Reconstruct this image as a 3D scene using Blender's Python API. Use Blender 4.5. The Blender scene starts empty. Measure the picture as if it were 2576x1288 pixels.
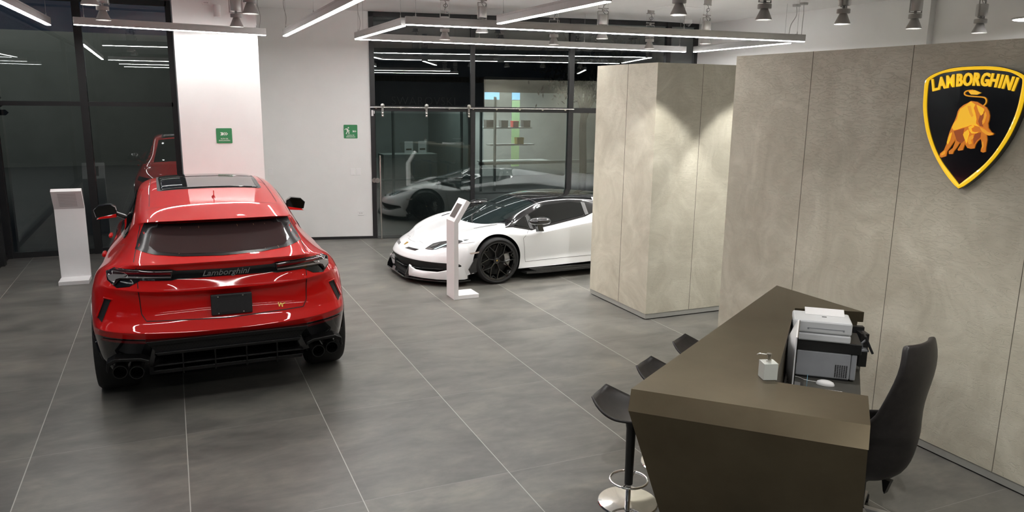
import bpy, bmesh, math, random
from mathutils import Vector, Matrix, Euler
from mathutils.bvhtree import BVHTree
random.seed(7)
PI = math.pi
SC = bpy.context.scene
COL = SC.collection

# ------------------------------------------------------------------ camera
yaw, pitch, roll = .4175, .2048, .0142
Fw = Vector((math.sin(yaw)*math.cos(pitch), math.cos(yaw)*math.cos(pitch), -math.sin(pitch)))
R0 = Vector((math.cos(yaw), -math.sin(yaw), 0)); U0 = R0.cross(Fw)
Rt = R0*math.cos(roll) + U0*math.sin(roll); Up = -R0*math.sin(roll) + U0*math.cos(roll)
cd = bpy.data.cameras.new('camera'); cam = bpy.data.objects.new('camera', cd); COL.objects.link(cam)
M = Matrix((Rt, Up, -Fw)).transposed().to_4x4(); M.translation = Vector((1.0472, -10.2363, 2.5062))
cam.matrix_world = M
cd.sensor_fit = 'HORIZONTAL'; cd.sensor_width = 36.0; cd.lens = 1926.9/2576*36.0
cd.clip_start = .05; cd.clip_end = 200
SC.camera = cam

# ------------------------------------------------------------------ exposure, world
SC.view_settings.view_transform = 'Standard'; SC.view_settings.look = 'None'
SC.view_settings.gamma = 1.0; SC.view_settings.use_curve_mapping = False
SC.view_settings.exposure = 1.12
W = bpy.data.worlds.new('night'); SC.world = W; W.use_nodes = True
W.node_tree.nodes['Background'].inputs[0].default_value = (.020, .028, .045, 1)
W.node_tree.nodes['Background'].inputs[1].default_value = .35
try:
    SC.cycles.max_bounces = 8; SC.cycles.diffuse_bounces = 4; SC.cycles.glossy_bounces = 4
    SC.cycles.transparent_max_bounces = 12; SC.cycles.sample_clamp_indirect = 6
    SC.cycles.use_denoising = True
    SC.cycles.caustics_reflective = False; SC.cycles.caustics_refractive = False
except Exception: pass

def spot(x, y, z, w, ang=100, blend=.6, aim=None, col=(1, .985, .95)):
    l = bpy.data.lights.new('spot_beam', 'SPOT'); l.energy = w; l.spot_size = math.radians(ang)
    l.spot_blend = blend; l.shadow_soft_size = .05; l.color = col
    o = bpy.data.objects.new('spot_beam', l); COL.objects.link(o); o.location = (x, y, z)
    if aim: o.rotation_euler = (Vector(aim)-Vector((x, y, z))).to_track_quat('-Z', 'Y').to_euler()
    return o
LAMP_W, STRIP_E = 105, 24.0
TRACK = [(.46, -.38), (1.85, -.33), (.46, -2.04), (1.85, -2.0), (4.62, .22), (6.31, .22), (7.95, .18),
         (4.62, -1.18), (6.33, -1.15), (7.97, -1.18), (5.43, -4.08), (6.38, -4.14), (7.32, -4.22), (8.3, -4.25), (9.31, -4.26),
         (4.5, -6.45), (4.6, -8.7)]  # these two are added out of view to brighten desk and crest wall
# dim unseen area lights added to brighten the yard wall and shop interior
def area(x, y, z, w, sx, sy, aim, col):
    l = bpy.data.lights.new('outside_fill', 'AREA'); l.energy = w; l.shape = 'RECTANGLE'; l.size = sx; l.size_y = sy; l.color = col
    o = bpy.data.objects.new('outside_fill', l); COL.objects.link(o); o.location = (x, y, z)
    o.rotation_euler = (Vector(aim)-Vector((x, y, z))).to_track_quat('-Z', 'Y').to_euler()
area(-3, 14, 7.5, 105, 3, 1, (-4, 19.5, 1.5), (.97, 1, .95))
area(9.8, 10.6, 2.8, 52, 3.2, .5, (9.8, 11, 0), (.93, 1, .99))
area(6.8, 9.6, 2.8, 10, 1.5, .5, (6.8, 10.3, 0), (.85, 1, .97))

# ------------------------------------------------------------------ materials
def nmat(name, base=(.8, .8, .8), rough=.5, metal=0, coat=0, spec=.5, emit=None, es=0, trans=0):
    m = bpy.data.materials.new(name); m.use_nodes = True
    b = m.node_tree.nodes['Principled BSDF']
    b.inputs['Base Color'].default_value = (*base, 1); b.inputs['Roughness'].default_value = rough
    b.inputs['Metallic'].default_value = metal; b.inputs['Coat Weight'].default_value = coat
    b.inputs['Coat Roughness'].default_value = .03; b.inputs['Specular IOR Level'].default_value = spec
    if emit: b.inputs['Emission Color'].default_value = (*emit, 1); b.inputs['Emission Strength'].default_value = es
    return m
def N(m, t, **kw):
    n = m.node_tree.nodes.new(t)
    for k, v in kw.items():
        if k.startswith('i_'): n.inputs[k[2:].replace('_', ' ')].default_value = v
        else: setattr(n, k, v)
    return n
def L(m, a, b): m.node_tree.links.new(a, b)
def ramp(m, stops):
    r = N(m, 'ShaderNodeValToRGB'); e = r.color_ramp.elements
    while len(e) < len(stops): e.new(.5)
    for k, (p, c) in enumerate(stops): e[k].position = p; e[k].color = (*c, 1)
    return r
def mottle(name, c1, c2, scale=6, rough=.5, bump=.0, metal=0, coat=0, stretch=None, bscale=None):
    m = nmat(name, c1, rough, metal, coat); b = m.node_tree.nodes['Principled BSDF']
    tc = N(m, 'ShaderNodeTexCoord'); src = tc.outputs['Object']
    if stretch:
        mp = N(m, 'ShaderNodeMapping'); mp.inputs['Scale'].default_value = stretch; L(m, src, mp.inputs[0]); src = mp.outputs[0]
    n = N(m, 'ShaderNodeTexNoise', i_Scale=scale, i_Detail=6, i_Roughness=.6); L(m, src, n.inputs['Vector'])
    r = ramp(m, [(.3, c1), (.7, c2)]); L(m, n.outputs['Fac'], r.inputs[0]); L(m, r.outputs[0], b.inputs['Base Color'])
    if bump:
        n2 = N(m, 'ShaderNodeTexNoise', i_Scale=bscale or scale*8, i_Detail=5); L(m, src, n2.inputs['Vector'])
        bp = N(m, 'ShaderNodeBump', i_Strength=bump, i_Distance=.004); L(m, n2.outputs['Fac'], bp.inputs['Height']); L(m, bp.outputs[0], b.inputs['Normal'])
    return m
wall_m = mottle('white_wall_paint', (.79, .785, .775), (.82, .815, .805), 3, .55, .08, bscale=90)
ceil_m = mottle('ceiling_paint', (.78, .77, .76), (.82, .81, .80), 2, .6)
alu = mottle('anodised_aluminium', (.42, .41, .40), (.45, .44, .43), 20, .42, metal=.6)
grey_lamp = mottle('lamp_grey_paint', (.30, .29, .28), (.33, .32, .31), 12, .4)
blackfr = mottle('black_frame_paint', (.012, .012, .013), (.018, .018, .019), 10, .4)
plinth = mottle('brushed_plinth_metal', (.46, .46, .43), (.53, .53, .49), 30, .38, metal=.5, stretch=(1, 1, 20))
kiosk_w = mottle('white_kiosk_paint', (.80, .79, .79), (.83, .82, .82), 5, .3)
glow = nmat('led_diffuser', (1, 1, 1), .5, emit=(1, .99, .97), es=STRIP_E)
bulb = nmat('bulb_glow', (1, 1, 1), .5, emit=(1, .99, .96), es=14)
steel = nmat('polished_steel', (.62, .60, .57), .22, 1)
chrome = nmat('chrome', (.82, .82, .82), .06, 1)
red = nmat('red_car_paint', (.60, .005, .004), .45, 0, 1, .12)
white = nmat('white_car_paint', (.80, .81, .82), .3, 0, 1)
gblack = nmat('gloss_black', (.006, .006, .007), .12, 0, 1)
mblack = mottle('matte_black_plastic', (.010, .010, .011), (.016, .016, .017), 30, .55)
carbon = mottle('dark_carbon', (.012, .012, .012), (.03, .03, .03), 60, .3, coat=.6)
tyre_m = mottle('tyre_rubber', (.005, .005, .005), (.009, .009, .009), 40, .75)
rimblk = nmat('black_rim', (.008, .008, .008), .2, 0, 1)
disc_m = nmat('brake_disc', (.03, .03, .03), .35, .8)
caliper_m = nmat('caliper_silver', (.55, .55, .54), .3, .6)
carglass = nmat('dark_car_glass', (.008, .009, .009), .03, 0, 0, .6)
rearglass = nmat('rear_window_tint', (.035, .022, .022), .08)
smoke = nmat('smoked_lens', (.02, .008, .009), .06, 0, 1)
clearl = nmat('clear_lens', (.35, .33, .33), .08, .5, 1)
redl = nmat('red_lens', (.12, .004, .006), .1, 0, 1)
gold = nmat('gold_badge', (.75, .5, .12), .3, .8)
goldhair = nmat('copper_heating_line', (.25, .13, .05), .4)
gap = nmat('panel_gap', (.03, .002, .002), .6)
gapw = nmat('panel_gap_white', (.12, .12, .12), .6)
dblack = nmat('satin_black_trim', (.004, .004, .004), .3, 0, 0, .3)
leath = mottle('black_leather', (.013, .011, .011), (.022, .019, .018), 25, .45, .15, bscale=250)
blackwood = mottle('black_powder_coat', (.010, .010, .010), (.014, .014, .014), 20, .4)

def glass_mat():
    m = bpy.data.materials.new('window_glass'); m.use_nodes = True; nt = m.node_tree; nt.nodes.clear()
    o = N(m, 'ShaderNodeOutputMaterial'); mx = N(m, 'ShaderNodeMixShader'); t = N(m, 'ShaderNodeBsdfTransparent'); g = N(m, 'ShaderNodeBsdfGlossy')
    t.inputs[0].default_value = (.86, .89, .88, 1); g.inputs['Roughness'].default_value = 0; g.inputs[0].default_value = (.97, 1, 1, 1)
    lw = N(m, 'ShaderNodeLayerWeight', i_Blend=.5); p = N(m, 'ShaderNodeMath', operation='POWER'); p.inputs[1].default_value = 4
    ml = N(m, 'ShaderNodeMath', operation='MULTIPLY_ADD'); ml.inputs[1].default_value = .7; ml.inputs[2].default_value = .10
    L(m, lw.outputs['Facing'], p.inputs[0]); L(m, p.outputs[0], ml.inputs[0]); L(m, ml.outputs[0], mx.inputs[0])
    L(m, t.outputs[0], mx.inputs[1]); L(m, g.outputs[0], mx.inputs[2]); L(m, mx.outputs[0], o.inputs[0]); return m
glass = glass_mat()

def floor_mat():
    m = nmat('grey_stone_tiles', (.2, .2, .2), .38); b = m.node_tree.nodes['Principled BSDF']
    g = N(m, 'ShaderNodeNewGeometry'); s = N(m, 'ShaderNodeSeparateXYZ'); L(m, g.outputs['Position'], s.inputs[0])
    def mth(op, a, bb=None, c=None):
        n = N(m, 'ShaderNodeMath', operation=op)
        for k, v in enumerate((a, bb, c)):
            if v is None: continue
            if hasattr(v, 'links'): L(m, v, n.inputs[k])
            else: n.inputs[k].default_value = v
        return n.outputs[0]
    def cell(src, size):
        d = mth('DIVIDE', src, size); fl = mth('FLOOR', d); fr = mth('SUBTRACT', d, fl)
        e = mth('MULTIPLY', mth('MINIMUM', fr, mth('SUBTRACT', 1.0, fr)), size); return fl, e
    ix, ex = cell(s.outputs[0], 1.0); iy, ey = cell(s.outputs[1], 1.459)
    gr = mth('MAXIMUM', mth('LESS_THAN', ex, .0032), mth('MULTIPLY', mth('LESS_THAN', ey, .0022), .35))
    cid = N(m, 'ShaderNodeCombineXYZ'); L(m, ix, cid.inputs[0]); L(m, iy, cid.inputs[1])
    wn = N(m, 'ShaderNodeTexWhiteNoise'); L(m, cid.outputs[0], wn.inputs['Vector'])
    off = N(m, 'ShaderNodeVectorMath', operation='MULTIPLY_ADD'); off.inputs[1].default_value = (7, 7, 7)
    L(m, wn.outputs['Color'], off.inputs[0]); L(m, g.outputs['Position'], off.inputs[2])
    mp = N(m, 'ShaderNodeMapping'); mp.inputs['Scale'].default_value = (1.0, 1.9, 1); L(m, off.outputs[0], mp.inputs[0])
    n1 = N(m, 'ShaderNodeTexNoise', i_Scale=1.7, i_Detail=8, i_Roughness=.62, i_Distortion=.4); L(m, mp.outputs[0], n1.inputs['Vector'])
    n2 = N(m, 'ShaderNodeTexNoise', i_Scale=9, i_Detail=6, i_Roughness=.6); L(m, mp.outputs[0], n2.inputs['Vector'])
    r = ramp(m, [(.3, (.098, .095, .087)), (.5, (.148, .142, .130)), (.64, (.185, .175, .156)), (.78, (.235, .213, .178))]); L(m, n1.outputs['Fac'], r.inputs[0])
    r2 = ramp(m, [(.3, (.86, .86, .86)), (.7, (1.1, 1.1, 1.09))]); L(m, n2.outputs['Fac'], r2.inputs[0])
    mu = N(m, 'ShaderNodeMixRGB', blend_type='MULTIPLY'); mu.inputs[0].default_value = 1; L(m, r.outputs[0], mu.inputs[1]); L(m, r2.outputs[0], mu.inputs[2])
    tv = N(m, 'ShaderNodeMapRange'); tv.inputs['To Min'].default_value = .93; tv.inputs['To Max'].default_value = 1.07; L(m, wn.outputs['Value'], tv.inputs['Value'])
    vm = N(m, 'ShaderNodeVectorMath', operation='SCALE'); L(m, mu.outputs[0], vm.inputs[0]); L(m, tv.outputs[0], vm.inputs['Scale'])
    mx = N(m, 'ShaderNodeMixRGB'); mx.inputs[2].default_value = (.42, .41, .38, 1); L(m, gr, mx.inputs[0]); L(m, vm.outputs[0], mx.inputs[1])
    L(m, mx.outputs[0], b.inputs['Base Color'])
    rr = N(m, 'ShaderNodeMapRange'); rr.inputs['To Min'].default_value = .30; rr.inputs['To Max'].default_value = .46; L(m, n2.outputs['Fac'], rr.inputs['Value']); L(m, rr.outputs[0], b.inputs['Roughness'])
    return m
floor_m = floor_mat()

def plaster():
    m = nmat('trowelled_beige_plaster', (.45, .42, .36), .55); b = m.node_tree.nodes['Principled BSDF']
    tc = N(m, 'ShaderNodeTexCoord')
    w = N(m, 'ShaderNodeTexNoise', i_Scale=2.2, i_Detail=7, i_Roughness=.65, i_Distortion=1.2); L(m, tc.outputs['Object'], w.inputs['Vector'])
    r = ramp(m, [(.30, (.475, .44, .345)), (.5, (.565, .53, .425)), (.70, (.67, .635, .52))]); L(m, w.outputs['Fac'], r.inputs[0]); L(m, r.outputs[0], b.inputs['Base Color'])
    mp = N(m, 'ShaderNodeMapping'); mp.inputs['Rotation'].default_value = (.7, .9, .5); mp.inputs['Scale'].default_value = (1.4, 1.4, 5.5); L(m, tc.outputs['Object'], mp.inputs[0])
    n = N(m, 'ShaderNodeTexNoise', i_Scale=4.5, i_Detail=4, i_Roughness=.55, i_Distortion=1.5); L(m, mp.outputs[0], n.inputs['Vector'])
    n3 = N(m, 'ShaderNodeTexNoise', i_Scale=15, i_Detail=5, i_Distortion=.8); L(m, tc.outputs['Object'], n3.inputs['Vector'])
    rid = N(m, 'ShaderNodeMath', operation='SUBTRACT'); rid.inputs[1].default_value = .5; L(m, n.outputs['Fac'], rid.inputs[0])
    ab = N(m, 'ShaderNodeMath', operation='ABSOLUTE'); L(m, rid.outputs[0], ab.inputs[0])
    mr = N(m, 'ShaderNodeMapRange'); mr.inputs['From Max'].default_value = .03; L(m, ab.outputs[0], mr.inputs['Value'])
    ad = N(m, 'ShaderNodeMath', operation='MULTIPLY_ADD'); ad.inputs[1].default_value = .5; L(m, n3.outputs['Fac'], ad.inputs[0]); L(m, mr.outputs[0], ad.inputs[2])
    bp = N(m, 'ShaderNodeBump', i_Strength=.5, i_Distance=.004); L(m, ad.outputs[0], bp.inputs['Height']); L(m, bp.outputs[0], b.inputs['Normal'])
    return m
plas = plaster()
bronze = mottle('satin_bronze_metal', (.150, .122, .080), (.190, .158, .105), 2.2, .36, metal=.92, bump=.03, bscale=60)

# ------------------------------------------------------------------ helpers
def bm_new(): return bmesh.new()
def link(name, me, parent=None):
    o = bpy.data.objects.new(name, me); COL.objects.link(o)
    if parent: o.parent = parent
    return o
def obj(name, bm, mats, parent=None, smooth=False, bevel=0, loc=None, ang=40):
    me = bpy.data.meshes.new(name)
    bmesh.ops.recalc_face_normals(bm, faces=bm.faces[:])
    bm.to_mesh(me); bm.free()
    for m in (mats if isinstance(mats, (list, tuple)) else [mats]): me.materials.append(m)
    o = link(name, me, parent)
    if smooth: me.shade_smooth(); me.set_sharp_from_angle(angle=math.radians(ang))
    if bevel:
        md = o.modifiers.new('bevel', 'BEVEL'); md.width = bevel; md.segments = 2; md.limit_method = 'ANGLE'; md.angle_limit = math.radians(40)
    if loc: o.location = loc
    return o
def box(bm, x0, y0, z0, x1, y1, z1, mi=0):
    v = [bm.verts.new(p) for p in ((x0, y0, z0), (x1, y0, z0), (x1, y1, z0), (x0, y1, z0), (x0, y0, z1), (x1, y0, z1), (x1, y1, z1), (x0, y1, z1))]
    for f in ((0, 3, 2, 1), (4, 5, 6, 7), (0, 1, 5, 4), (1, 2, 6, 5), (2, 3, 7, 6), (3, 0, 4, 7)):
        fc = bm.faces.new([v[i] for i in f]); fc.material_index = mi
def prism(bm, pts, h0, h1, axis='z', mi=0, top=None):
    """polygon pts (2D) extruded along an axis from h0 to h1"""
    def P(p, h): return {'z': (p[0], p[1], h), 'x': (h, p[0], p[1]), 'y': (p[0], h, p[1])}[axis]
    a = [bm.verts.new(P(p, h0)) for p in pts]; b = [bm.verts.new(P(p, h1)) for p in (top or pts)]
    n = len(a)
    for f in (a[::-1], b): bm.faces.new(f).material_index = mi
    for i in range(n): bm.faces.new((a[i], a[(i+1) % n], b[(i+1) % n], b[i])).material_index = mi
def lathe(bm, prof, n=24, axis='z', c=(0, 0, 0), mi=0, cap=True):
    rings = []
    for r, h in prof:
        ring = []
        for k in range(n):
            a = 2*PI*k/n; u, v = r*math.cos(a), r*math.sin(a)
            p = {'z': (u, v, h), 'x': (h, u, v), 'y': (u, h, v)}[axis]
            ring.append(bm.verts.new((p[0]+c[0], p[1]+c[1], p[2]+c[2])))
        rings.append(ring)
    for a, b in zip(rings, rings[1:]):
        for k in range(n): bm.faces.new((a[k], a[(k+1) % n], b[(k+1) % n], b[k])).material_index = mi
    if cap:
        for ring in (rings[0], rings[-1]):
            try: bm.faces.new(ring).material_index = mi
            except ValueError: pass
def tube(bm, pts, r, n=8, mi=0, closed=False):
    pts = [Vector(p) for p in pts]; rings = []; m = len(pts)
    prev = None
    for i, p in enumerate(pts):
        if closed: t = pts[(i+1) % m]-pts[i-1]
        else: t = pts[min(i+1, m-1)]-pts[max(i-1, 0)]
        t.normalize()
        if prev is None:
            a = Vector((0, 0, 1)) if abs(t.z) < .9 else Vector((1, 0, 0)); u = t.cross(a).normalized()
        else: u = (prev - t*prev.dot(t)).normalized()
        prev = u; w = t.cross(u); rr = r[i] if isinstance(r, (list, tuple)) else r
        rings.append([bm.verts.new(p+u*math.cos(2*PI*k/n)*rr+w*math.sin(2*PI*k/n)*rr) for k in range(n)])
    seq = list(zip(rings, rings[1:]))+([(rings[-1], rings[0])] if closed else [])
    for a, b in seq:
        for k in range(n): bm.faces.new((a[k], a[(k+1) % n], b[(k+1) % n], b[k])).material_index = mi
    if not closed:
        bm.faces.new(rings[0][::-1]).material_index = mi; bm.faces.new(rings[-1]).material_index = mi
def catmull(pts, n=6, closed=False):
    P = [Vector(p) for p in pts]; out = []; m = len(P)
    rng = range(m) if closed else range(m-1)
    for i in rng:
        p1, p2 = P[i], P[(i+1) % m]
        p0 = P[i-1] if (closed or i > 0) else p1; p3 = P[(i+2) % m] if (closed or i+2 < m) else p2
        for k in range(n):
            t = k/n; out.append(.5*((2*p1)+(p2-p0)*t+(2*p0-5*p1+4*p2-p3)*t*t+(3*p1-p0-3*p2+p3)*t**3))
    if not closed: out.append(P[-1].copy())
    return out
def empty(name, loc=(0, 0, 0), rz=0):
    o = bpy.data.objects.new(name, None); COL.objects.link(o); o.location = loc; o.rotation_euler = (0, 0, rz); o.empty_display_size = .1; return o
def tag(o, label, cat, group=None):
    o['label'] = label; o['category'] = cat
    if group: o['group'] = group
    return o
def struct(o, label=None):
    o['kind'] = 'structure'
    if label: o['label'] = label
    return o
def copy_tree(o, parent=None):
    c = o.copy(); COL.objects.link(c); c.parent = parent
    for ch in list(o.children): copy_tree(ch, c)
    return c
def text_mesh(s, size, depth=.002, shear=0, offset=0, align='CENTER', space=1.0):
    cu = bpy.data.curves.new('t', 'FONT'); cu.body = s; cu.size = size; cu.extrude = depth; cu.shear = shear; cu.offset = offset
    cu.align_x = align; cu.align_y = 'CENTER'; cu.space_character = space; cu.resolution_u = 3
    o = bpy.data.objects.new('t', cu); COL.objects.link(o); bpy.context.view_layer.update()
    me = bpy.data.meshes.new_from_object(o.evaluated_get(bpy.context.evaluated_depsgraph_get()))
    bpy.data.objects.remove(o); bpy.data.curves.remove(cu); return me
def wmat(origin, ux, uy):
    ux, uy = Vector(ux).normalized(), Vector(uy).normalized(); m = Matrix((ux, uy, ux.cross(uy))).transposed().to_4x4(); m.translation = Vector(origin); return m
def text_obj(name, s, size, mat, origin, ux, uy, parent=None, **kw):
    me = text_mesh(s, size, **kw); me.transform(wmat(origin, ux, uy)); me.materials.clear(); me.materials.append(mat)
    me.name = name
    return link(name, me, parent)

# ------------------------------------------------------------------ room shell
HC = 3.85
def S(name, f, mats, label=None, parent=None, **kw):
    bm = bm_new(); f(bm); o = obj(name, bm, mats, parent, **kw)
    return struct(o, label) if parent is None else o
S('floor', lambda b: prism(b, [(-1.6, -15), (10.3, -15), (10.3, 1.7), (3.9, 3.18), (1.3, 3.3), (-1.6, 3.3)], -.1, 0), floor_m, 'grey stone tile floor with thin pale joints')
S('ceiling', lambda b: (box(b, -1.6, -15, HC, 12.6, 1.65, HC+.12), box(b, -1.6, 1.65, HC+.035, 12.6, 3.4, HC+.12)), ceil_m, 'white ceiling')
GA = math.radians(-12.5); GT = Vector((math.cos(GA), math.sin(GA), 0)); GN = Vector((math.sin(GA), -math.cos(GA), 0))   # glass line and its inward normal
def WP(u, h=0, z=0):
    q = Vector((4.23, 3.06, 0))+GT*u+GN*h; return (q.x, q.y, z)
def onwall(o): o.location = WP(0); o.rotation_euler = (0, 0, GA); return o
onwall(S('wall_back', lambda b: box(b, -2.6, 0, 0, 0, .2, HC+.1), wall_m, 'white back wall beside the glass front'))
S('wall_column', lambda b: box(b, 1.18, 1.45, 0, 2.265, 3.6, HC+.1), wall_m, 'white column wall behind the red car')
onwall(S('wall_header', lambda b: box(b, 0, .02, 3.865, 7, .2, HC+.1), blackfr))
S('wall_lintel', lambda b: box(b, -1.6, 3.2, 3.87, 1.2, 3.4, HC+.1), blackfr)
S('wall_right', lambda b: box(b, 10.05, -15, 0, 10.3, 1.9, HC+.05), wall_m, 'white wall on the right')
S('trim_1', lambda b: box(b, 9.95, -3.1, 0, 10.05, -2.86, HC), wall_m, 'white pilaster on the right wall')
S('wall_front', lambda b: box(b, -1.6, -15.2, 0, 12.6, -15, HC), mottle('dark_rear_panelling', (.05, .045, .04), (.065, .06, .052), 2, .6))
onwall(S('baseboard_back', lambda b: box(b, -2.0, -.014, 0, 0, 0, .045), blackfr, 'thin black skirting of the back wall'))
# glazed wall on the left
w1 = empty('window_1', (0, 3.25, 0)); struct(w1, 'dark glazed wall on the left with black mullions')
def wbox(name, par, mat, boxes, off=(0, 0, 0)):
    bm = bm_new()
    for b in boxes: box(bm, b[0]-off[0], b[1]-off[1], b[2], b[3]-off[0], b[4]-off[1], b[5])
    return obj(name, bm, mat, par)
o1 = (0, 3.25)
wbox('window_frame', w1, blackfr, [(1.10, 3.2, 0, 1.3, 3.3, 3.87), (-1.4, 3.2, 0, 1.12, 3.3, .085), (-1.4, 3.2, 3.8, 1.12, 3.3, 3.87), (-1.4, 3.2, 2.28, 1.12, 3.3, 2.345),
     (-1.4, 3.18, 0, -1.26, 3.3, 3.87)], o1)
wbox('mullion', w1, blackfr, [(-.165, 3.17, 0, -.06, 3.3, 3.87)], o1)
for x0, x1 in ((-1.26, -.165), (-.06, 1.12)):
    for z0, z1 in ((.085, 2.28), (2.345, 3.8)): wbox('pane', w1, glass, [(x0, 3.245, z0, x1, 3.253, z1)], o1)
# glazed side on the far left running towards the viewer
w2 = empty('window_2', (-1.36, 1, 0)); struct(w2, 'glazed side at the left edge')
o2 = (-1.36, 1)
wbox('window_frame', w2, blackfr, [(-1.42, -15, 0, -1.32, 3.2, .085), (-1.42, -15, 3.8, -1.32, 3.2, 3.87), (-1.42, 2.62, 0, -1.28, 2.78, 3.87), (-1.42, -15, 0, -1.32, -14.9, 3.87), (-1.42, -7.05, 0, -1.32, -6.95, 3.87)], o2)
for y0, y1 in ((-6.95, 2.62), (-14.9, -7.05)): wbox('pane', w2, glass, [(-1.374, y0, .085, -1.366, y1, 3.8)], o2)
# big glass front on the right
w3 = empty('window_3', WP(0), GA); struct(w3, 'large black framed glass front behind the white car')
o3 = (0, 0)
wbox('window_frame', w3, blackfr, [(0, -.02, 0, .085, .06, 3.87), (5.9, -.02, 0, 6.0, .06, 3.87), (0, -.02, 3.8, 6, .06, 3.87), (.08, -.012, 2.235, 6, .06, 2.325), (.08, -.01, 0, 6, .06, .05)], o3)
ML = [(1.745, 1.82), (3.53, 3.62), (5.35, 5.43)]
for a, b_ in ML: wbox('mullion', w3, blackfr, [(a, -.04, .05, b_, .06, 3.87)], o3)
xs = [.085, 1.745, 1.82, 3.53, 3.62, 5.35, 5.43, 5.9]
for k in range(0, 8, 2):
    for z0, z1 in ((.05, 2.235), (2.325, 3.8)): wbox('pane', w3, glass, [(xs[k], .02, z0, xs[k+1], .028, z1)], o3)
# sliding glass door hung on a rail
d1 = empty('door_1', WP(0), GA); struct(d1, 'sliding glass door with steel rollers')
wbox('door_leaf', d1, glass, [(.075, -.062, .015, 1.74, -.054, 2.2)], o3)
def rollers():
    for x in (.208, .963, 1.706):
        bm = bm_new(); box(bm, x-.018, -.08, 2.14, x+.018, -.066, 2.31)
        lathe(bm, [(.0, -.105), (.034, -.103), (.036, -.09), (.034, -.078), (0, -.076)], 16, 'y', (x, 0, 2.33), cap=False)
        for zz in (2.155, 2.20): lathe(bm, [(0, -.095), (.017, -.093), (.018, -.08), (0, -.078)], 12, 'y', (x, 0, zz), cap=False)
        obj('roller', bm, steel, d1, smooth=True)
rollers()
bm = bm_new(); tube(bm, [(.15, -.11, .015), (.15, -.11, 1.478)], .013, 10)
for z in (.4, 1.1): tube(bm, [(.15, -.11, z), (.15, -.055, z)], .008)
obj('door_handle', bm, steel, d1, smooth=True)
for k, x in enumerate((.045, .093)):
    bm = bm_new(); lathe(bm, [(0, -.012), (.043, -.012), (.045, -.006), (.045, 0), (0, 0)], 20, 'y', (x, -.064 if k else -.02, 1.04), cap=False)
    if k: lathe(bm, [(0, -.02), (.013, -.02), (.013, -.01)], 12, 'y', (x, -.062, 1.04), cap=False)
    obj('door_lock', bm, steel, d1, smooth=True)
bm = bm_new(); tube(bm, [(0, -.085, 2.30), (3.62, -.085, 2.30)], .0125, 12)
for k in range(9): lathe(bm, [(.0, -.03), (.022, -.028), (.024, -.01), (.022, .02), (0, .022)], 12, 'y', (.10+.42*k, -.045, 2.293), cap=False)
tag(onwall(obj('sliding_door_rail', bm, steel, smooth=True)), 'long stainless steel rail across the glass front carrying the sliding door', 'rail')
bm = bm_new(); box(bm, .018, -.045, 2.15, .052, -.021, 2.25); box(bm, .062, -.04, 2.19, .074, -.021, 2.24)
tag(onwall(obj('door_sensor', bm, kiosk_w, bevel=.003)), 'small white door contact sensor under the left end of the steel rail', 'sensor')

# plaster block and partition, each with seams and metal plinth
def panel_block(name, label, x0, y0, x1, y1, H, faces, seams_x=(), seams_y=()):
    bm = bm_new(); box(bm, x0, y0, .07, x1, y1, H)
    o = struct(obj(name, bm, plas), label)
    return o
panel_block('wall_pillar', 'beige plaster block in front of the glass', 5.92, -3.07, 8.6, -1.77, 2.893, None)
panel_block('wall_partition', 'tall beige plaster partition carrying the crest', 5.97, -12.5, 6.2, -4.285, 2.91, None)
S('baseboard_pillar', lambda b: (box(b, 5.925, -3.065, .012, 8.59, -1.775, .068),), plinth, 'metal plinth of the plaster block')
S('baseboard_partition', lambda b: (box(b, 5.975, -12.5, .012, 6.19, -4.29, .066),), plinth, 'metal plinth under the partition')
seam_m = mottle('seam_shadow_gap', (.13, .115, .09), (.17, .15, .12), 9, .8)
S('trim_2', lambda b: (box(b, 5.918, -2.478, .07, 5.93, -2.474, 2.893), box(b, 6.524, -3.0715, .07, 6.528, -3.06, 2.893)), seam_m)
S('trim_3', lambda b: [box(b, 5.9685, y-.002, .07, 5.98, y+.002, 2.91) for y in (-5.24, -6.197, -7.188, -8.15)], seam_m)

# ------------------------------------------------------------------ outside
asph = mottle('dark_paving', (.05, .052, .05), (.07, .072, .07), 5, .75)
facade = mottle('outside_render', (.15, .155, .14), (.18, .185, .17), 1.2, .8)
S('trim_4', lambda b: prism(b, [(-14, 3.3), (1.3, 3.3), (3.9, 3.18), (10.3, 1.7), (26, 1.7), (26, 24), (-14, 24)], -.12, -.001), asph, 'dark paving outside the glass')
S('wall_outside', lambda b: box(b, -14, 19.6, -.02, 5, 19.9, 4.4), facade, 'grey wall across the yard outside')
store_dark = mottle('dark_blue_fascia', (.025, .035, .05), (.035, .048, .065), 3, .6)
storein = mottle('shop_interior_paint', (.42, .44, .42), (.48, .5, .48), 2, .7)
storefr = nmat('shop_frame', (.30, .36, .34), .4, .3)
sh = empty('shop_front', (9, 9, 0)); tag(sh, 'shop across the passage seen dimly through the glass front', 'shop')
def sb(name, mat, boxes, **kw):
    bm = bm_new()
    for b in boxes: box(bm, b[0]-9, b[1]-9, b[2], b[3]-9, b[4]-9, b[5])
    return obj(name, bm, mat, sh, **kw)
sb('fascia', store_dark, [(4, 8.95, 2.2, 8.7, 9.3, 2.85), (4, 9.0, 2.85, 16, 9.3, 6)])
sb('fascia_panel', mottle('grey_fascia', (.13, .125, .11), (.16, .15, .135), 3, .7), [(8.7, 8.9, 2.62, 12.2, 9.3, 3.02)])
sb('shop_wall', storein, [(4, 12.6, 0, 16, 12.8, 3), (16, 9, 0, 16.2, 12.8, 3), (3.9, 9, 0, 4, 12.8, 3), (4, 9, 2.85, 16, 12.8, 3), (8.3, 9.1, 0, 8.5, 12.6, 2.9)])
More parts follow.
